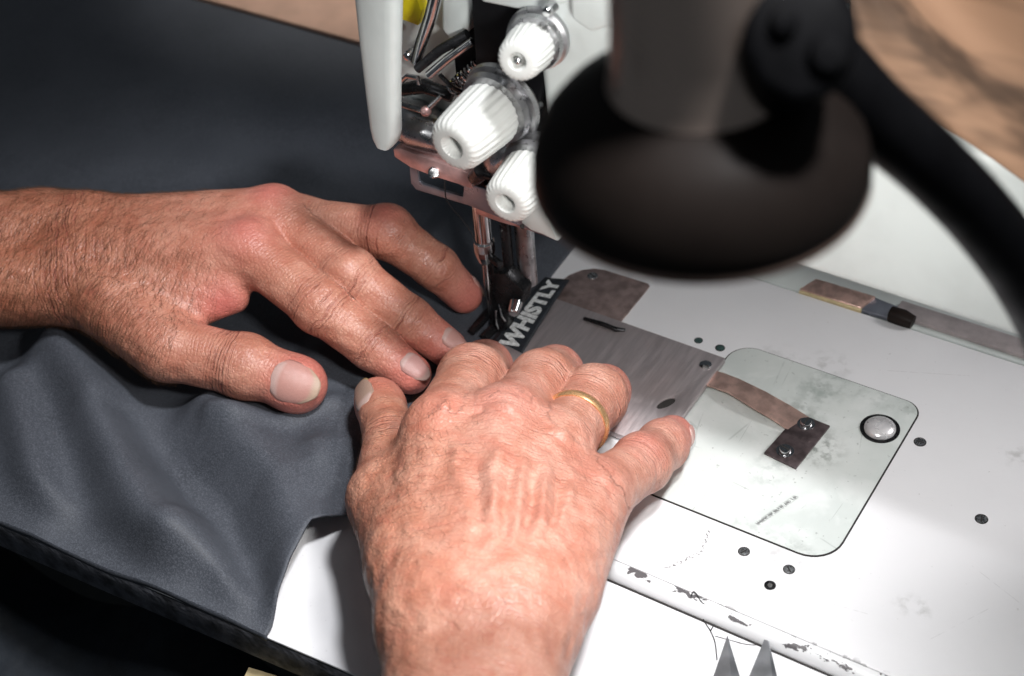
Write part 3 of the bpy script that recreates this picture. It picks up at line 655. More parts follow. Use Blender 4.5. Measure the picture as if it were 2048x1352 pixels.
ho = hairs(handL, vL, fL, nL, selL, 9500, lambda p: -UP*.9-RT*.30-A((0, 0, .2)), .52, .0046, 3); tag(ho, kind='stuff')
def selR(v, N):
    t = (v-Rw2)@RT; return (np.abs(t) < 6) & (N@(-FW) > -.1) & (v[:, 1] < -10) & (np.random.default_rng(2).random(len(v)) < ss(1, -3.5, t)*.8+.03)
ho = hairs(handR, vR, fR, nR, selR, 700, lambda p: UP*.7-RT*.5, .4, .0045, 5); tag(ho, kind='stuff')

# ring
ra = Rrng[0]*.54+Rrng[1]*.46; rd = (Rrng[1]-Rrng[0]); rd = rd/np.linalg.norm(rd)
b = B(); b.lathe(ra-rd*.20, rd, [(1.20, .02), (1.29, .0), (1.335, .06), (1.35, .20), (1.335, .34), (1.29, .40), (1.20, .38)], 64)
tag(b.build('ring', 'gold'), 'plain gold wedding band on the ring finger of the right hand', 'ring')

# ------------------------------------------------------------------ sewing machine
sm = thing('sewing_machine', (4, 0, 0), 'white industrial sewing machine with worn bed, steel plates and white tension knobs', 'sewing machine')
bed = B(); bed.slab(rrect(-6, -9.05, 46, 8.2, .3, 0), (0, 0, -.55)); bedo = bed.build('bed', 'bed', sm, bevel=.04)
# rounded front rim of the bed
b = B(); vs = []; fs = []; n = 10; xs = np.linspace(-6, 46, 40)
prof = [(-9.07, -.62), (-9.07, -.03)]+[(-9.10-.50*math.sin(a), -.03-.50*(1-math.cos(a))) for a in np.linspace(.15, math.pi/2, n)]+[(-9.60, -.60)]
for x in xs: vs += [(x, y, z) for y, z in prof]
k = len(prof); fs = [(i*k+j, i*k+j+1, (i+1)*k+j+1, (i+1)*k+j) for i in range(len(xs)-1) for j in range(k-1)]+[tuple(range(k)), tuple((len(xs)-1)*k+j for j in range(k))]
b.add(vs, fs).build('front_rim', 'rim', sm)
b = B().box((-6, -9.68, TZ-.02), (46, -9.5, TZ+.03)).build('rim_shadow', 'gap', sm)  # dark strip standing in for the contact shadow below the rim
# strip behind the bed
B().slab([(-6, 8.42, -.12), (46, 8.42, -.12), (46, 12.5, -.12), (-6, 12.5, -.12)], (0, 0, -.4)).build('rear_strip', 'white_cast', sm, bevel=.05)
B().slab([(15.2, 8.72, .06), (46, 8.72, .06), (46, 9.75, .06), (15.2, 9.75, .06)], (0, 0, -.22)).build('rear_rail', 'rail', sm, bevel=.06)
B().box((-6, 8.2, -.5), (46, 8.42, -.3)).build('rear_gap', 'gap', sm)
# cover plate
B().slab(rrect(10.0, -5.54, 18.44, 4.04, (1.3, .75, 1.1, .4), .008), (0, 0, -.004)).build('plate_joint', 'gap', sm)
cov = B().slab(rrect(10.06, -5.47, 18.37, 3.99, (1.25, .7, 1.05, .35), .045), (0, 0, -.035)).build('cover_plate', 'cover', sm, bevel=.02)
bx, by = A((17.354, 1.964, 0.100))[:2]
B().lathe((bx, by, .04), (0, 0, 1), [(.80, 0), (.80, .05), (.72, .07), (.70, .03)], 40).build('button_ring', 'dark_steel', cov)
B().lathe((bx, by, .07), (0, 0, 1), [(.64, 0), (.63, .08), (.55, .17), (.38, .24), (.18, .27), (.02, .275)], 40).build('button', 'polished', cov)
# throat plate and slide plate
T0 = [A((1.714, 2.472, 0.060)), A((4.982, 2.662, 0.060)), A((4.888, 4.494, 0.060)), A((3.139, 4.831, 0.060)), A((1.727, 5.013, 0.060)), A((1.446, 4.631, 0.060)), A((1.404, 3.978, 0.060))]
B().slab([(1.2, 2.56, .07), (4.8, 2.56, .07), (4.95, 2.7, .07), (4.95, 5.5, .07), (4.8, 5.65, .07), (2.6, 5.6, .07), (2.1, 5.45, .07), (1.65, 5.1, .07), (1.3, 4.5, .07), (1.2, 4.0, .07)], (0, 0, -.06)).build('throat_plate', 'brown_steel', sm, bevel=.02)
sx, sy = A((2.304, 4.926, 0.080))[:2]
def screw(pos, r, h, parent, mat='screw', name='screw', slot=True):
    b = B(); b.lathe(pos, (0, 0, 1), [(r, 0), (r, h*.6), (r*.85, h), (r*.3, h*1.12)], 18)
    o = b.build(name, mat, parent)
    if slot:
        a = rng.uniform(0, 3); c, s_ = math.cos(a), math.sin(a); wdt = r*.14; L = r*.8; z = pos[2]+h*1.13
        B().slab([(pos[0]+c*L-s_*wdt, pos[1]+s_*L+c*wdt, z), (pos[0]-c*L-s_*wdt, pos[1]-s_*L+c*wdt, z), (pos[0]-c*L+s_*wdt, pos[1]-s_*L-c*wdt, z), (pos[0]+c*L+s_*wdt, pos[1]+s_*L-c*wdt, z)], (0, 0, -.02)).build('slot', 'gap', o)
    return o
SLZ = .42
import bmesh
def slide_plate():
    out = [(1.25, 2.5), (10.18, 2.5), (10.18, -3.55), (1.25, -3.55)]
    hx, hy = A((9.222, -1.077, 0.420))[:2]; hr = [(hx+.21*math.cos(t)+.16*math.sin(t), hy+.42*math.sin(t)) for t in np.linspace(0, 2*math.pi, 28, endpoint=False)]
    bm = bmesh.new(); rings = []
    for z in (SLZ, SLZ-.30):
        o = [bm.verts.new((x, y, z)) for x, y in out]; h = [bm.verts.new((x, y, z)) for x, y in hr]; rings.append((o, h))
        es = [bm.edges.new((o[i], o[(i+1) % 4])) for i in range(4)]+[bm.edges.new((h[i], h[(i+1) % 28])) for i in range(28)]
        bmesh.ops.triangle_fill(bm, edges=es, use_beauty=True)
    for i in range(4): bm.faces.new((rings[0][0][i], rings[0][0][(i+1) % 4], rings[1][0][(i+1) % 4], rings[1][0][i]))
    for i in range(28): bm.faces.new((rings[0][1][i], rings[0][1][(i+1) % 28], rings[1][1][(i+1) % 28], rings[1][1][i]))
    bm.verts.ensure_lookup_table(); bm.verts.index_update()
    b = B(); b.add([v.co[:] for v in bm.verts], [tuple(v.index for v in f.verts) for f in bm.faces]); bm.free()
    return b.build('slide_plate', 'brushed', sm, bevel=.055), (hx, hy)
sl, (hx, hy) = slide_plate()
b = B(); b.slab([(hx+.20*math.cos(t)+.155*math.sin(t), hy+.41*math.sin(t), SLZ-.05) for t in np.linspace(0, 2*math.pi, 28, endpoint=False)], (0, 0, -.2)).build('hole_shade', 'gap', sl)  # dark disc just below the surface; the hole's shade is put in its colour
rx, ry = A((9.634, 1.713, 0.420))[:2]
B().lathe((rx, ry, SLZ-.01), (0, 0, 1), [(.27, 0), (.26, .05), (.18, .10), (.02, .13)], 24).build('rivet', 'chrome', sl)
B().tube([A((3.641, 1.847, 0.480)), A((4.549, 1.888, 0.500)), A((5.233, 1.866, 0.480)), A((5.578, 2.047, 0.420))], [.09, .11, .12, .10], 10).build('hinge_pin', 'dark_steel', sl)
screw((sx, sy, .07), .24, .05, sm)
# leaf spring bracket
zb = .05
leaf = [A((10.591, 0.873, 0.340)), A((10.602, 1.696, 0.340)), A((11.214, 1.567, 0.520)), A((12.531, 1.388, 0.460)), A((14.317, 1.274, 0.200)), A((14.462, 1.201, 0.160)), A((14.134, 0.123, 0.160)), A((13.894, 0.209, 0.200)), A((12.389, 0.354, 0.460)), A((11.196, 0.615, 0.520))]
b = B(); n = 10; la = [A((9.801, 1.714, 0.260)), A((10.464, 1.691, 0.370)), A((11.268, 1.551, 0.500)), A((12.519, 1.414, 0.460)), A((13.703, 1.295, 0.300)), A((14.704, 1.156, 0.140)), A((15.127, 1.090, 0.140))]; lb = [A((9.850, 0.779, 0.260)), A((10.520, 0.734, 0.370)), A((11.188, 0.633, 0.500)), A((12.420, 0.337, 0.460)), A((13.415, 0.230, 0.300)), A((14.262, 0.086, 0.140)), A((14.742, -0.009, 0.140))]
vs = []; 
for p, q in zip(la, lb): vs += [p, q, q-A((0, 0, .09)), p-A((0, 0, .09))]
fs = []
for i in range(len(la)-1):
    for j in range(4): fs.append((i*4+j, i*4+(j+1) % 4, (i+1)*4+(j+1) % 4, (i+1)*4+j))
fs += [(0, 1, 2, 3), (len(vs)-4, len(vs)-3, len(vs)-2, len(vs)-1)]
brk = B().add(vs, fs).build('leaf_spring', 'copper', sm, bevel=.015)
B().slab([A((13.857, -1.507, 0.160)), A((15.322, -1.680, 0.160)), A((15.556, 1.103, 0.160)), A((14.165, 1.174, 0.160))], (0, 0, -.11)).build('clamp_foot', 'foot', brk, bevel=.015)
for (px, py) in ((1612, 848), (1570, 902)):
    c = P(px, py, .16); B().lathe(c, (0, 0, 1), [(.36, 0), (.36, .02)], 24).build('washer', 'chrome', brk)
    o = screw((c[0], c[1], .18), .25, .16, sm, 'chrome')
# bed screws and plugs
for (px, py, r, mt) in ((1840, 884, .22, 'screw'), (1963, 1038, .22, 'screw'), (1488, 1103, .20, 'screw'), (1578, 1139, .20, 'screw'), (1397, 681, .17, 'green_plug'), (1440, 696, .19, 'green_plug')):
    c = P(px, py, 0); B().lathe((c[0], c[1], .001), (0, 0, 1), [(r*1.15, 0), (r*1.15, .003)], 24).build('screw_hole', 'gap', sm)
    screw((c[0], c[1], .004), r*.95, .014, sm, mt, 'screw' if mt == 'screw' else 'plug', slot=(mt == 'screw'))
c = A((16.872, -7.396, 0.000))
b = B().lathe((c[0], c[1], .001), (0, 0, 1), [(.22, 0), (.22, .02), (.17, .02), (.15, .004)], 24).build('eyelet', 'dark_steel', sm)
B().lathe((c[0], c[1], .006), (0, 0, 1), [(.10, 0), (.09, .02)], 16).build('eyelet_core', 'chrome', b)
# rear latch: copper bar, grey block, black lever
lt = B().slab([A((10.966, 8.277, 0.150)), A((13.869, 8.343, 0.150)), A((14.210, 9.159, 0.350)), A((11.409, 9.089, 0.350))], (0, 0, -.25)).build('hinge_bar', 'copper', sm, bevel=.06)
B().slab([A((11.014, 8.176, 0.100)), A((13.915, 8.244, 0.100)), A((13.884, 8.537, 0.120)), A((10.975, 8.474, 0.120))], (0, 0, -.2)).build('bar_lip', 'pale_wood', lt, bevel=.02)
B().slab([A((13.876, 8.335, 0.100)), A((15.204, 8.359, 0.100)), A((15.254, 9.119, 0.220)), A((14.150, 9.221, 0.220))], (0, 0, -.25)).build('hinge_block', 'greyplate', sm, bevel=.05)
B().tube([A((15.178, 8.513, 0.200)), A((15.745, 8.451, 0.250)), A((16.212, 8.428, 0.200))], [.36, .38, .3], 16).build('hinge_knob', 'black_gloss', sm)

# arm and head: everything behind the plane y = -2.5
AY = -2.55
b = B(); pts = [A((2.947, -2.550, 11.130)), A((15.799, -2.550, 10.991)), A((24.663, -2.550, 10.944)), A((28.726, -2.550, 10.921))]
az = pts[1][2]
arm = B().slab([(5.2, AY, 8.2), (6.3, AY, 9.9), (8.5, AY, az), (40, AY, az-.2), (40, AY, az+6.4), (9.5, AY, az+7.0), (9.2, AY, az+20), (4.4, AY, az+20)], (0, 6.6, 0)).build('arm', 'white_cast', sm, bevel=.9, seg=5)
B().box((34, -3.2, -.2), (45, 6, az+10)).build('column', 'white_cast', sm, bevel=1.0, seg=4)
def yslab(poly, y, dep, name, mat, parent=sm, bevel=.06, seg=2):
    return B().slab([PY(a, c_, y) for a, c_ in poly], (0, dep, 0)).build(name, mat, parent, bevel=bevel, seg=seg)
head = yslab([(660, -420), (990, -420), (1020, 60), (985, 180), (930, 215), (870, 262), (800, 200), (735, 100)], -.6, 3.6, 'head', 'white_cast', bevel=.35, seg=4)
yslab([(790, 255), (870, 240), (960, 150), (1060, 60), (1120, 120), (1130, 330), (1100, 420), (1010, 392), (905, 340), (800, 300)], .2, 2.9, 'head_core', 'dark_steel', bevel=.2)
yslab([(940, -20), (1130, -10), (1150, 60), (1095, 130), (1075, 240), (1068, 360), (1020, 330), (1000, 200), (950, 130)], -2.2, 2.6, 'tension_base', 'black', bevel=.12)
yslab([(880, -40), (960, -40), (945, 10), (930, 70), (905, 90), (880, 60)], -1.6, 1.2, 'head_rib', 'white_cast', bevel=.2, seg=3)
yslab([(960, -40), (1135, -40), (1130, 8), (1075, 28), (960, 5)], -2.7, .6, 'tension_cover', 'white_cast', bevel=.15, seg=3)
yslab([(1135, -40), (1240, -40), (1240, 50), (1180, 68), (1140, 40)], -3.2, 1.2, 'guide_block', 'white_cast', bevel=.2, seg=3)
yslab([(784, -30), (826, -30), (842, 22), (836, 52), (800, 38), (782, 30)], -1.1, .5, 'warning_band', 'yellow', bevel=.05)
B().cyl(A((-2.387, -0.900, 15.144)), A((-2.708, -0.500, 14.837)), .18).build('head_screw', 'gap', sm)
yslab([(905, 78), (960, 40), (1012, 60), (1010, 190), (935, 214), (912, 160)], -.85, .4, 'cavity_shade', 'black', bevel=.05)  # black slab standing in for the shade of a recess in the head
def coil(p, q, r, wire, turns, name, mat):
    p = np.asarray(p, float); q = np.asarray(q, float); a_, b_, d_ = frame(q-p); n_ = turns*14
    return B().tube([p+(q-p)*(i/n_)+(a_*math.cos(2*math.pi*i/14)+b_*math.sin(2*math.pi*i/14))*r for i in range(n_+1)], wire, 6).build(name, mat, sm)
coil(A((0.281, -1.400, 13.425)), A((1.578, -1.200, 14.792)), .30, .055, 8, 'spring', 'chrome')
coil(A((3.738, -2.900, 12.157)), A((4.416, -2.700, 12.972)), .34, .06, 6, 'spring', 'chrome')
for (px, py, yy, r_) in ((930, 188, -1.2, .24), (985, 95, -1.2, .3), (1068, 215, -2.5, .22), (1098, 20, -3.4, .2), (818, 110, -1.0, .2), (895, 250, -1.3, .26), (1090, 285, -2.5, .2)):
    B().lathe(PY(px, py, yy), (0, -1, 0), [(r_, -.3), (r_, .1), (r_*.8, .18), (r_*.3, .2)], 16).build('screw', 'chrome', sm)
B().tube([A((0.068, -1.800, 14.231)), A((0.738, -2.000, 13.987)), A((1.030, -1.800, 13.728)), A((1.009, -1.500, 13.877))], .09, 8).build('thread_guide', 'dark_steel', sm)
B().tube([A((3.953, -3.400, 14.158)), A((3.565, -3.600, 14.381)), A((3.291, -3.700, 14.663)), A((3.132, -3.600, 15.006))], .06, 8).build('check_spring', 'chrome', sm)
B().tube([A((-2.275, -1.400, 12.631)), A((-0.942, -1.500, 13.265)), A((0.170, -1.300, 13.013))], [.26, .3, .26], 12).build('lever_link', 'dark_steel', sm)
# white finger bar
lv = B(); tp, bt = A((-1.161, -3.200, 19.099)), A((-1.784, -3.200, 11.788))
cs = [(A((-1.093, -3.200, 19.116)), 1.02), (A((-1.454, -3.200, 15.713)), .82), (A((-1.656, -3.200, 13.445)), .68), (A((-1.754, -3.200, 12.149)), .62), (A((-1.802, -3.200, 11.665)), .52), (A((-1.825, -3.200, 11.350)), .30)]
vs = []; fs = []; nn = 20
for c, wd_ in cs:
    for i in range(nn):
        t = 2*math.pi*i/nn; e = .6
        vs.append(c+A((math.copysign(abs(math.cos(t))**e, math.cos(t))*wd_, math.copysign(abs(math.sin(t))**e, math.sin(t))*.42, 0)))
for j in range(len(cs)-1):
    for i in range(nn): q = (i+1) % nn; fs.append((j*nn+i, j*nn+q, (j+1)*nn+q, (j+1)*nn+i))
fs += [tuple(range(nn)), tuple((len(cs)-1)*nn+i for i in range(nn))]
B().add(vs, fs).build('face_guard', 'white_cast', sm)
# rods, thread guides, barrel
B().tube([A((0.858, -2.200, 18.670)), A((0.279, -2.200, 17.097)), A((-0.308, -2.200, 15.778)), A((-0.674, -2.200, 14.874))], [.26, .25, .24, .22], 14).build('take_up_lever', 'chrome', sm)
B().tube([A((0.167, -2.600, 14.732)), A((0.953, -2.400, 15.531)), A((1.869, -2.000, 16.319))], [.17, .17, .16], 12).build('guide_rod', 'chrome', sm)
B().tube([A((-0.415, -2.500, 14.770)), A((0.505, -2.200, 15.678)), A((1.532, -1.800, 16.410))], [.18, .2, .2], 12).build('guide_rod', 'dark_steel', sm)
B().tube([A((-1.739, -2.000, 13.492)), A((-1.172, -2.200, 14.068)), A((-0.524, -2.400, 14.283)), A((-0.512, -2.400, 14.019))], .10, 10).build('thread_guide', 'chrome', sm)
B().tube([A((-2.171, -2.000, 12.443)), A((-0.436, -2.400, 12.818)), A((-0.256, -2.400, 12.964)), A((0.153, -2.000, 13.433))], [.11, .12, .12, .10], 10).build('thread_guide', 'steel', sm)
B().ball(A((-0.301, -2.450, 12.890)), .22).build('guide_boss', 'pink_metal', sm)
B().tube([A((-2.859, -1.200, 11.199)), A((-1.786, -1.200, 11.047)), A((-0.389, -1.000, 10.826))], [.75, .95, .8], 20).build('bar_housing', 'steel', sm)
yslab([(792, 262), (880, 292), (875, 310), (788, 280)], -1.6, 1.4, 'lower_rail', 'greyplate', bevel=.05)
yslab([(803, 289), (905, 318), (930, 345), (895, 332), (800, 300)], -1.8, .9, 'lower_rail', 'pink_metal', bevel=.05)
fg = yslab([(786, 298), (800, 297), (935, 345), (945, 378), (862, 352), (820, 335), (800, 322), (788, 314)], -2.0, .5, 'bottom_plate', 'pink_metal', bevel=.06)
B().cyl(A((-0.480, -2.200, 9.756)), A((-0.793, -1.800, 9.385)), .24).build('screw', 'chrome', fg)
# finger guard frame with a window
def ring_plate(o, i_, y, dep):
    O = [PY(a, c_, y) for a, c_ in o]; I = [PY(a, c_, y) for a, c_ in i_]; D = A((0, dep, 0)); n = len(O)
    vs = O+I+[p+D for p in O]+[p+D for p in I]; fs = []
    for k in range(n):
        q = (k+1) % n; fs += [(k, q, n+q, n+k), (2*n+k, 3*n+k, 3*n+q, 2*n+q), (k, 2*n+k, 2*n+q, q), (n+k, n+q, 3*n+q, 3*n+k)]
    return B().add(vs, fs)
ring_plate([(819, 333), (822, 366), (832, 379), (940, 412), (1112, 481), (1085, 420), (940, 368), (880, 352)],
           [(834, 340), (838, 362), (845, 368), (890, 383), (926, 394), (928, 374), (905, 362), (870, 350)], -1.0, .12).build('finger_guard', 'greyplate', sm, bevel=.02)
yslab([(955, 405), (1090, 450), (1112, 481), (1060, 462), (1000, 445), (950, 428)], -.9, 1.6, 'head_bottom', 'pink_metal', bevel=.05)
yslab([(1040, 445), (1070, 400), (1095, 440), (1116, 485), (1085, 470), (1062, 462)], -1.6, .7, 'corner_plate', 'white_cast', bevel=.1)
# tension knobs
def knob(front, base, r, lbl=None):
    f_, b0 = PY(*front[:2], front[2]), PY(*base[:2], base[2]); d = f_-b0; L = np.linalg.norm(d); d /= L
    prof = [(r*.95, 0), (r*1.02, .08*L), (r*1.0, .3*L), (r*.93, .7*L), (r*.88, .88*L), (r*.80, .96*L), (r*.66, L), (r*.40, .99*L), (r*.30, .93*L), (r*.27, .72*L), (.02, .70*L)]
    k = B().lathe(b0, d, prof, 120, .045, 24).build('tension_knob', 'knob', sm)
    B().lathe(b0-d*.75, d, [(r*1.30, 0), (r*1.34, .1), (r*1.30, .28), (r*1.12, .34), (r*1.12, .46), (r*1.22, .5), (r*1.15, .72), (r*.8, .75)], 40).build('tension_disc', 'steel', k)
    B().lathe(b0-d*2.6, d, [(r*.5, 0), (r*.5, 2.0)], 20).build('stud', 'dark_steel', k)
    return k, f_, d
k2, f2, d2 = knob((903, 296, -6.0), (985, 222, -3.5), 1.20)
k3, f3, d3 = knob((1010, 408, -5.6), (1062, 345, -3.6), 1.04)
k1, f1, d1 = knob((1034, 124, -4.9), (1064, 90, -3.5), .86)
B().ball(f1-d1*.1, .14).build('knob_screw', 'chrome', k1)
B().ball(A((2.995, -3.400, 15.358)), .13).build('disc_screw', 'chrome', k2)
B().tube([A((2.668, -2.600, 11.423)), A((3.331, -3.000, 12.319)), A((3.908, -2.800, 12.874))], [.42, .5, .45], 18).build('check_spring_housing', 'steel', sm)
for k in range(2): B().tube([PY(1000+k*8, 275+k*4-4, -3.0), PY(1030+k*6, 305, -3.0)], .12, 10).build('spring_band', 'chrome', sm)
B().cyl(A((3.381, -2.000, 8.305)), A((3.128, -1.600, 7.878)), .09).build('screw', 'gap', sm)
B().tube([A((1.790, -2.600, 10.540)), A((2.396, -2.900, 11.298)), A((2.777, -2.800, 11.241))], [.3, .38, .3], 14).build('screw_head', 'dark_steel', sm)

# needle bar, needle, presser
B().cyl((0, 0, 4.7), (0, 0, 9), .37, n=28).build('needle_bar', 'chrome', sm)
nc = B().lathe((0, 0, 3.7), (0, 0, 1), [(.20, 0), (.30, .05), (.42, .45), (.47, .75), (.47, 1.15), (.40, 1.25)], 10).build('needle_clamp', 'chrome', sm, smooth=False, bevel=.02)
B().cyl((.35, -.1, 4.2), (.95, -.3, 4.15), .17).build('clamp_screw', 'dark_steel', nc)
B().tube([(0, 0, 3.9), (0, 0, 2.2), (0, 0, 1.0), (0, 0, .15)], [.13, .12, .085, .04], 12).build('needle', 'chrome', sm)
B().tube([(-.05, -.12, 3.6), (-.06, -.14, 2.6), (-.02, -.12, 1.6)], .045, 8).build('needle_guard', 'chrome', sm)
B().cyl((1.35, 1.1, 2.2), (1.35, 1.1, 9), .42, n=28).build('presser_bar', 'steel', sm)
B().cyl((.75, .6, 2.9), (.75, .6, 8), .24, n=20).build('inner_presser_bar', 'dark_steel', sm)
pf = B(); pf.slab([(.42, -.1, 3.3), (1.0, -.1, 3.5), (1.75, .1, 2.6), (1.7, .0, 1.9), (1.15, -.25, 1.5), (.95, -.45, .16), (.75, -.55, .42), (.45, -.5, .5), (.45, -.3, 1.6)], (0, .75, 0))
pfo = pf.build('presser_foot', 'dark_steel', sm, bevel=.08)
B().slab([(.12, -1.15, .30), (.55, -1.2, .28), (.62, -.5, .30), (.95, .9, .30), (.25, .9, .30), (.15, -.4, .30)], (0, 0, .16)).build('foot_toe', 'dark_steel', pfo, bevel=.05)
B().slab([(-.55, -1.1, .28), (-.2, -1.2, .28), (-.13, -.4, .30), (-.2, .9, .30), (-.6, .9, .30)], (0, 0, .16)).build('foot_toe', 'dark_steel', pfo, bevel=.05)
B().slab([(.10, -.35, .35), (.38, -.42, .35), (.46, -.15, 2.8), (.42, -.1, 3.7), (.15, -.05, 3.7), (.12, -.1, 2.0)], (0, .42, 0)).build('inner_foot', 'dark_steel', pfo, bevel=.06)
B().cyl((1.5, -.15, 2.15), (1.7, -.75, 2.0), .30, .24).build('foot_screw', 'chrome', pfo)
B().tube([(.75, -.4, 1.9), (1.0, -.62, 1.5), (1.1, -.55, 1.2)], .045, 8).build('foot_spring', 'chrome', pfo)
B().tube([(.62, -.5, 1.6), (.66, -.62, 1.0), (.72, -.6, .6)], .05, 8).build('foot_edge', 'chrome', pfo)
nt = B().tube([A((-0.560, -1.400, 9.321)), A((-0.578, -1.500, 8.379)), A((-0.579, -1.400, 7.673)), A((-0.244, -1.000, 6.602)), A((-0.113, -0.600, 5.568)), A((-.15, -.15, 3.9)), A((-.08, -.16, 2.0)), A((0, -.1, .5))], .028, 6, sub=5).build('sewing_thread', 'thread')
tag(nt, 'thin black sewing thread running down from the head to the needle', 'thread')

# ------------------------------------------------------------------ woven label with lettering
LB = [A((0.753, -1.326, 0.500)), A((2.410, -1.570, 0.500)), A((1.685, 3.896, 0.500)), A((0.627, 3.549, 0.500))]
lb = thing('label', LB[0], 'narrow black label with white capital letters under the presser foot', 'label')
def lbl(u, v, h=0):                                # u along the length, v across
    p = LB[0]*(1-u)*(1-v)+LB[1]*(1-u)*v+LB[3]*u*(1-v)+LB[2]*u*v
    return p+A((0, 0, h+.12*math.sin(math.pi*u)*0-.10*(2*u-1)**2))
b = B(); nu, nv = 24, 8
b.v = [tuple(lbl(i/nu, j/nv)) for j in range(nv+1) for i in range(nu+1)]; b.f = [(j*(nu+1)+i, j*(nu+1)+i+1, (j+1)*(nu+1)+i+1, (j+1)*(nu+1)+i) for j in range(nv) for i in range(nu)]
o = b.build('strip', 'label', lb); md = o.modifiers.new('t', 'SOLIDIFY'); md.thickness = .09*S; md.offset = -1
b = B().slab([lbl(0, .05, .012), lbl(0, 1, .012), lbl(-.012, 1, .0), lbl(-.012, .05, .0)], (0, 0, -.05)).build('cut_edge', 'letter', lb)
cu = bpy.data.curves.new('lettering', 'FONT'); cu.body = 'WHISTLY'; cu.size = 1; cu.offset = .055; cu.space_character = 1.02; cu.resolution_u = 6
to = bpy.data.objects.new('lettering', cu); COL.objects.link(to); bpy.context.view_layer.update()
me = bpy.data.meshes.new_from_object(to.evaluated_get(bpy.context.evaluated_depsgraph_get())); bpy.data.objects.remove(to)
bm = bmesh.new(); bm.from_mesh(me); bmesh.ops.triangulate(bm, faces=bm.faces); bmesh.ops.subdivide_edges(bm, edges=bm.edges, cuts=2, use_grid_fill=True)
xs = [v.co.x for v in bm.verts]; ys = [v.co.y for v in bm.verts]; x0, x1, y0, y1 = min(xs), max(xs), min(ys), max(ys)
bm.verts.index_update(); b = B()
b.v = [tuple(lbl(  .03+.94*(v.co.x-x0)/(x1-x0), .80-.60*(v.co.y-y0)/(y1-y0), .012)) for v in bm.verts]; b.f = [tuple(v.index for v in f.verts) for f in bm.faces]; bm.free()
b.build('lettering', 'letter', lb, smooth=False)

# ------------------------------------------------------------------ lamp
lp = thing('work_lamp', (LAMP[0], LAMP[1], LAMP[2]), 'black round lamp shade on a thick curved arm hanging over the bed', 'lamp')
R0 = 3.53
prof = [(a_*.83, b_*.83) for a_, b_ in [(3.77, .30), (4.1, .02), (4.27, 0), (4.32, .10), (4.31, .4), (4.21, .9), (4.0, 1.4), (3.65, 1.85), (3.22, 2.2), (2.67, 2.5), (2.2, 2.66)]]
B().lathe(LAMP, (0, 0, 1), prof, 96).build('shade', 'black_gloss', lp)
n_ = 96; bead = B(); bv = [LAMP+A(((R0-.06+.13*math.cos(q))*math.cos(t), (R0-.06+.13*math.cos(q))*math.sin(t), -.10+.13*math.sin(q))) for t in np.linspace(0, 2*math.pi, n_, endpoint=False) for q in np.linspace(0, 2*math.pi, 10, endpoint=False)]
bead.add(bv, [(i*10+k, i*10+(k+1) % 10, ((i+1) % n_)*10+(k+1) % 10, ((i+1) % n_)*10+k) for i in range(n_) for k in range(10)]).build('rim_reflection', 'bead', lp)  # added ring; the warm reflection under the rim is put into its colour
B().lathe(LAMP+A((0, 0, -.03)), (0, 0, 1), [(R0-.3, 0), (R0-.3, .05)], 64).build('diffuser', 'reflector', lp)
def mk_neck():
    k = NT('neck_metal_reflection'); return k.out(col=(.74, .58, .49), rough=k.ramp(k.noise(20), .3, .7, .26, .34), metal=.62)  # brown base colour stands in for reflections on the metal neck
M['neck'] = mk_neck()
B().lathe(LAMP+A((-.08, .0, 1.78)), (0, 0, 1), [(1.91, 0), (1.93, .17), (1.88, .42), (1.81, .75), (1.78, 1.7), (1.78, 12), (1.7, 12.2)], 64).build('socket', 'neck', lp)
jd = 29.6
jt = B().slab([PD(a_, b_, 29.6) for a_, b_ in ((1498, -40), (1690, -40), (1728, 40), (1718, 130), (1662, 195), (1590, 212), (1520, 175), (1486, 100))], FW*2.2).build('joint', 'black', lp, bevel=.28, seg=4)
for (px, py, r) in ((1565, 45, .28), (1655, 110, .38)): B().lathe(PD(px, py, jd)+FW*.1, -FW, [(r, 0), (r, .22), (r*.8, .32), (.03, .34)], 24).build('joint_screw', 'black', jt)
ap = [(1610, 80, 40), (1672, 150, 40.2), (1752, 232, 40.8), (1876, 342, 42), (1976, 450, 43.6), (2052, 558, 45.5), (2110, 680, 48), (2150, 830, 51)]
B().tube([PD(a_, b_, c_*.83) for a_, b_, c_ in ap], [.85, .85, .81, .79, .79, .79, .79, .79], 24, sub=6).build('lamp_arm', 'black', lp)

# ------------------------------------------------------------------ brown cloth over the machine arm
edge = [(1715, 95), (1760, 170), (1830, 215), (1900, 262), (1980, 312), (2060, 368), (2160, 430)]
b = B(); vs = []; nu, nv = 70, 60
def epx(t):
    i = t*(len(edge)-1); a = min(int(i), len(edge)-2); fr = i-a; return tuple(edge[a][k]*(1-fr)+edge[a+1][k]*fr for k in (0, 1))
for j in range(nv+1):
    for i in range(nu+1):
        u = i/nu; t = j/nv; px, py = epx(u); p = PY(px, py, AY-.25); q = A((8+38*u, 12, az+17-2*u))
        c = p*(1-t)+q*t; bul = A((0, -.35, 1))*(2.4*math.sin(math.pi*min(1, t*1.3))*(.8+.3*math.sin(u*5)))
        w_ = t*15+u*5.0+.8*math.sin(u*4+t*3)
        fold = (.55*math.sin(w_)+.3*math.sin(w_*1.9+2))*min(1, t*7+.1)
        vs.append(c+bul+A((0, -.7, .9))*fold*1.3)
b.v = vs; b.f = [(j*(nu+1)+i, j*(nu+1)+i+1, (j+1)*(nu+1)+i+1, (j+1)*(nu+1)+i) for j in range(nv) for i in range(nu)]
o = b.build('brown_cloth', 'cloth'); md = o.modifiers.new('t', 'SOLIDIFY'); md.thickness = .2*S
tag(o, 'crumpled light brown cloth draped over the machine arm behind the lamp', 'cloth')

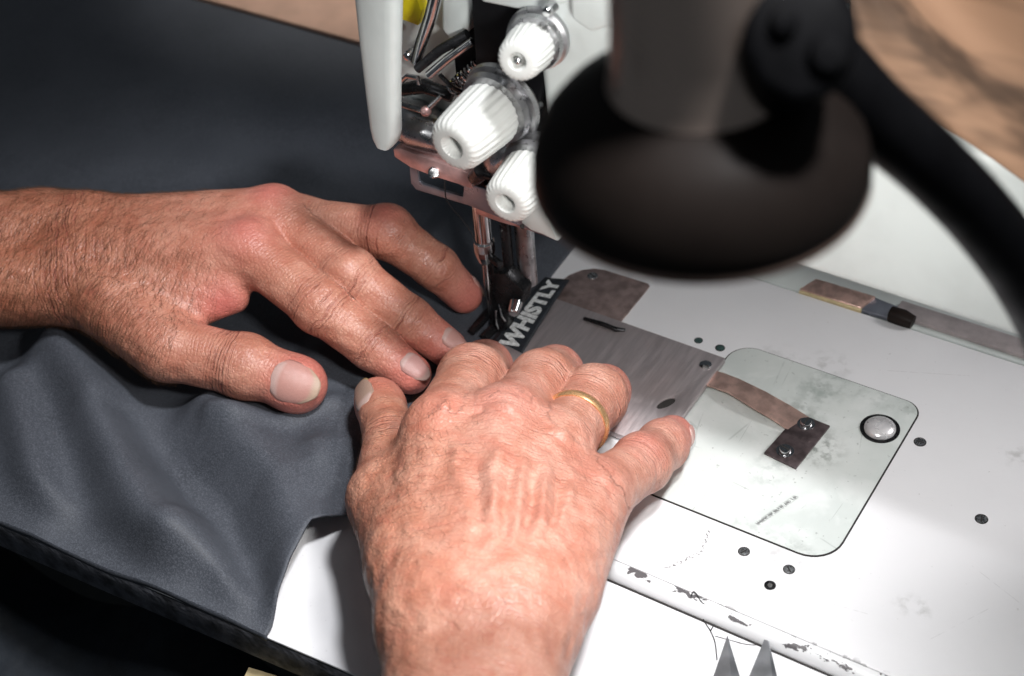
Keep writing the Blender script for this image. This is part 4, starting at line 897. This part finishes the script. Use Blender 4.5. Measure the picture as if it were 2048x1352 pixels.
# ------------------------------------------------------------------ scissors
sc = thing('scissors', A((17.628, -11.051, -0.600)), 'open steel scissors with two blade tips showing at the bottom edge', 'scissors')
zt = TZ+.06; piv = A((19.344, -15.099, -0.440))
def blade(tip, l, r, z, mid):
    t_, l_, r_ = P(*tip, z), P(*l, z), P(*r, z); m_ = P(*mid, z)+A((0, 0, .10))
    lo = A((0, 0, -.10)); d = piv-(l_+r_)/2
    vs = [t_, l_, m_, r_, l_+d*1.0, m_+d*.98, r_+d*.9]; vs += [v_+lo for v_ in vs]
    return B().add(vs, [(0, 2, 1), (0, 3, 2), (1, 2, 5, 4), (2, 3, 6, 5), (7, 8, 9), (7, 9, 10), (8, 11, 12, 9), (9, 12, 13, 10), (0, 1, 8, 7), (1, 4, 11, 8), (3, 0, 7, 10), (6, 3, 10, 13), (4, 5, 12, 11), (5, 6, 13, 12)]).build('blade', 'blade', sc, smooth=False)
blade((1455, 1270), (1424, 1360), (1482, 1360), zt+.1, (1462, 1360)); blade((1534, 1266), (1495, 1360), (1556, 1360), zt+.26, (1545, 1360))
B().lathe(piv+A((0, 0, .05)), (0, 0, 1), [(.3, 0), (.28, .3), (.05, .34)], 20).build('pivot_screw', 'chrome', sc)
for sgn in (-1, 1):
    c = piv+A((4.2, -6, 0))+A((1.8, 1.3, 0))*sgn
    B().tube([piv, piv*.5+c*.5+A((.4, .3, 0))*sgn]+[c+A((1.5*math.cos(t), 2.0*math.sin(t), 0)) for t in np.linspace(2.0, 8.2, 14)], .32, 10, sub=3).build('handle', 'black', sc)

# ------------------------------------------------------------------ loose threads
def thr(pts, label, r=.022):
    o = B().tube([P(*q) for q in pts], r, 6, sub=6).build('loose_thread', 'thread'); tag(o, label, 'thread', 'loose threads on the front rim')
thr([(1380, 1212, -.3), (1381, 1198, -.1), (1386, 1184, .03), (1393, 1188, .02), (1404, 1205, -.05), (1425, 1218, -.2), (1428, 1232, -.4)], 'dark loose thread looped over the front rim of the machine bed')
thr([(1403, 1228, -.45), (1410, 1245, TZ+.03), (1421, 1262, TZ+.03), (1430, 1285, TZ+.03), (1434, 1320, TZ+.03)], 'dark loose thread running down the white table to the left scissor blade')
thr([(1436, 1240, -.5), (1428, 1250, TZ+.03), (1421, 1262, TZ+.03)], 'short dark thread end branching just below the front rim')
thr([(1430, 1272, TZ+.03), (1460, 1280, TZ+.03), (1490, 1288, TZ+.03), (1512, 1290, TZ+.03)], 'fine grey thread lying across the scissor tips', .012)
